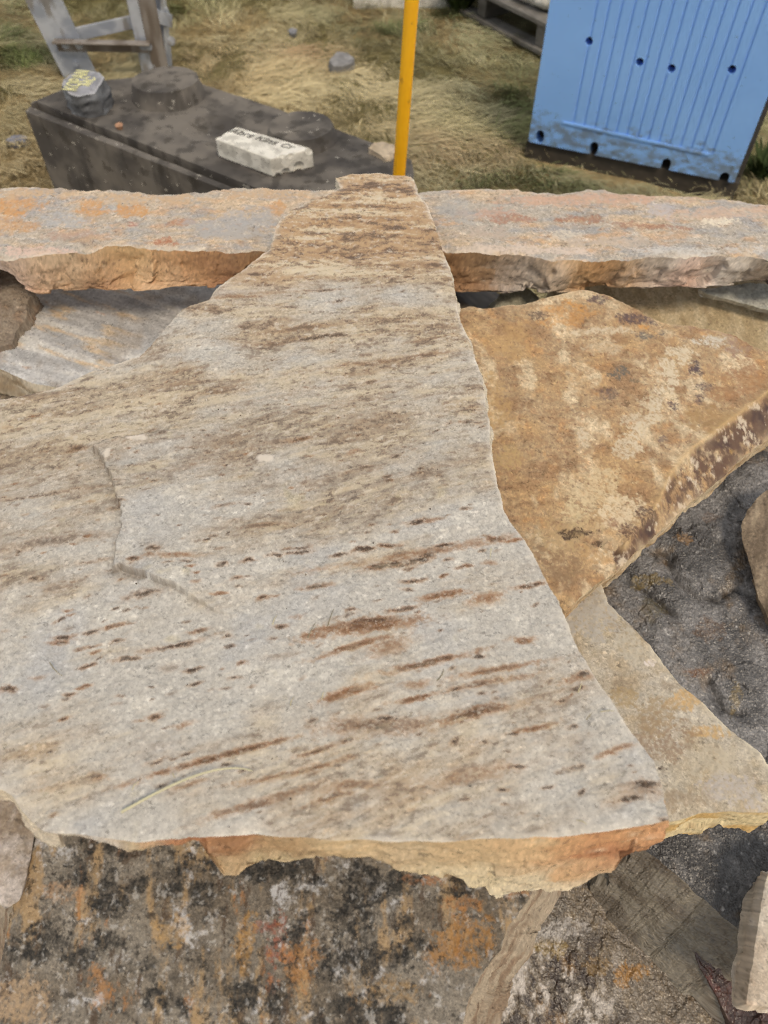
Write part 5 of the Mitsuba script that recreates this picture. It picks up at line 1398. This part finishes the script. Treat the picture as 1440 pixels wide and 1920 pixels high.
# ---------------------------------------------------------------- far edge: white kerb block and a dark weed
w0, w1 = at_z(662, 12, 0.0), at_z(838, 14, 0.0)
w0[2] = w1[2] = 0
ew = (w1 - w0) / np.linalg.norm(w1 - w0)
m = rbox((w0 + w1) / 2 + Z * 0.10 + np.array([-ew[1], ew[0], 0]) * 0.1, (np.linalg.norm(w1 - w0) / 2, 0.10, 0.13), (ew, np.array([-ew[1], ew[0], 0]), Z), 0.012)
scene['white_kerb'] = mikit.ply(roughen(m, 0.05, 0.006, 0.12, 3300), 'mat_white', smooth=30)
tag('white_kerb', 'white concrete kerb block in the grass at the top edge behind the yellow pole', 'kerb block')


def weed(key, px, py, n, hgt, seed, label):
    r = np.random.default_rng(seed)
    c = at_z(px, py, 0.0)
    vs, fs, cs_, b = [], [], [], 0
    for _ in range(n):
        an, tilt, L, w = r.uniform(0, 6.283), r.uniform(0.05, 0.6), hgt * r.uniform(0.5, 1.1), r.uniform(0.006, 0.013)
        d_ = np.array([math.cos(an), math.sin(an), 0])
        s_ = np.array([-d_[1], d_[0], 0])
        o = c + d_ * r.uniform(0, 0.05)
        col = tone((66, 80, 46)) * r.uniform(0.6, 1.5)
        for j, t in enumerate((0, .35, .7, 1)):
            P = o + d_ * L * (math.sin(tilt) * t + 0.35 * t * t) + Z * L * (math.cos(tilt) * t - 0.3 * t * t)
            ww = w * (1 - t) * (0.5 + 1.6 * t) + 0.0006
            vs += [P + s_ * ww, P - s_ * ww]
            cs_ += [col, col]
        for j in range(3):
            q = b + 2 * j
            fs += [[q, q + 1, q + 2], [q + 1, q + 3, q + 2]]
        b += 8
    scene[key + '__leaves'] = mikit.ply((np.array(vs), np.array(fs)), 'mat_grass', smooth=False, color=np.array(cs_))
    tag(key, label, 'weed')


weed('weed', 862, 22, 140, 0.24, 71, 'dark green weed clump at the top between the white kerb and the pallet')
weed('weed_001', 1425, 330, 70, 0.16, 72, 'low green weed clump at the lower right corner of the blue panel')

# ---------------------------------------------------------------- litter on the pale slab
def straw(key, pts_px, rad, col, label, group=None, z=H_MAIN):
    P = np.array([at_z(x, y, z) for x, y in pts_px])
    t = np.linspace(0, 1, len(P))
    tt = np.linspace(0, 1, 18)
    deg = min(2, len(P) - 1)
    C = np.stack([np.polyval(np.polyfit(t, P[:, k], deg), tt) for k in range(3)], 1)
    C[:, 2] = z + 0.0045 + min(0.008, 4 * rad) * np.sin(tt * math.pi)
    vs, fs = [], []
    for j, c in enumerate(C):
        e_ = C[min(j + 1, 17)] - C[max(j - 1, 0)]
        e_ /= np.linalg.norm(e_)
        s_ = np.cross(e_, Z)
        rr = rad * (1 - 0.55 * tt[j])
        for k in range(6):
            vs.append(c + rr * (math.cos(k * math.pi / 3) * s_ + math.sin(k * math.pi / 3) * Z))
    for j in range(17):
        for k in range(6):
            a, b = j * 6 + k, j * 6 + (k + 1) % 6
            fs += [[a, b, a + 6], [b, b + 6, a + 6]]
    scene[key] = mikit.ply((np.array(vs), np.array(fs)), 'mat_grass', smooth=True, color=np.tile(tone(col), (len(vs), 1)))
    tag(key, label, 'straw', group)


straw('straw', [(228, 1527), (300, 1490), (360, 1464), (400, 1452), (440, 1449), (476, 1446)], 0.0015, (208, 202, 166), 'long pale grass straw lying near the front edge of the pale slab')
SHORT = [[(250, 1484), (262, 1468)], [(96, 1246), (108, 1262), (120, 1271)], [(818, 1280), (828, 1270), (831, 1255)], [(1082, 1302), (1090, 1283)], [(1124, 1338), (1150, 1337)], [(1098, 1352), (1108, 1340)], [(604, 1315), (608, 1300)], [(545, 1326), (551, 1311)],
         [(578, 1200), (592, 1172)], [(920, 1032), (918, 1050)], [(1080, 1540), (1098, 1548)], [(615, 1178), (626, 1146)], [(512, 1175), (520, 1158)], [(326, 1452), (330, 1462)]]
for j, s_ in enumerate(SHORT):
    straw(f'straw_{j + 1:03d}', s_, 0.0006, [(212, 202, 160), (196, 184, 146), (150, 140, 112)][j % 3 if j not in (1, 2) else 2], 'tiny bit of dry stem lying on the pale slab', 'dry stem bits on the pale slab')
r = np.random.default_rng(77)
vs, fs, cs_ = [], [], []
base = trimesh.creation.icosphere(0)
CR = [(684, 1103), (331, 1362), (302, 1476), (430, 1552), (700, 1020), (677, 662), (780, 703), (676, 755), (410, 770), (205, 1213), (583, 1390), (960, 1255)]
for j in range(70):
    x, y = CR[j] if j < len(CR) else (r.uniform(200, 1000), r.uniform(700, 1540))
    c = at_z(x, y, H_MAIN)
    if j >= len(CR) and x > 820 + (y - 700) * 0.45:
        continue
    s_ = r.uniform(0.0004, 0.0010) * (1.4 if j < len(CR) else 1)
    v = (base.vertices * r.uniform(0.6, 1.4, 3)) * s_ + [c[0], c[1], H_MAIN + 0.002 + s_ * 0.4]
    fs.append(base.faces + len(vs) * 12)
    vs.append(v)
    cs_.append(np.tile(tone([(70, 60, 50), (230, 224, 212), (110, 96, 80), (60, 52, 44)][j % 4 if j >= 8 else 0]), (12, 1)))
scene['grit'] = mikit.ply((np.vstack(vs), np.vstack(fs)), 'mat_stone', smooth=False, color=np.vstack(cs_))
tag('grit', 'fine dark and pale grit scattered over the pale slab', 'grit', kind='stuff')

for key in labels:
    if '__' not in key and 'kind' not in labels[key]:
        labels[key]['kind'] = 'thing'
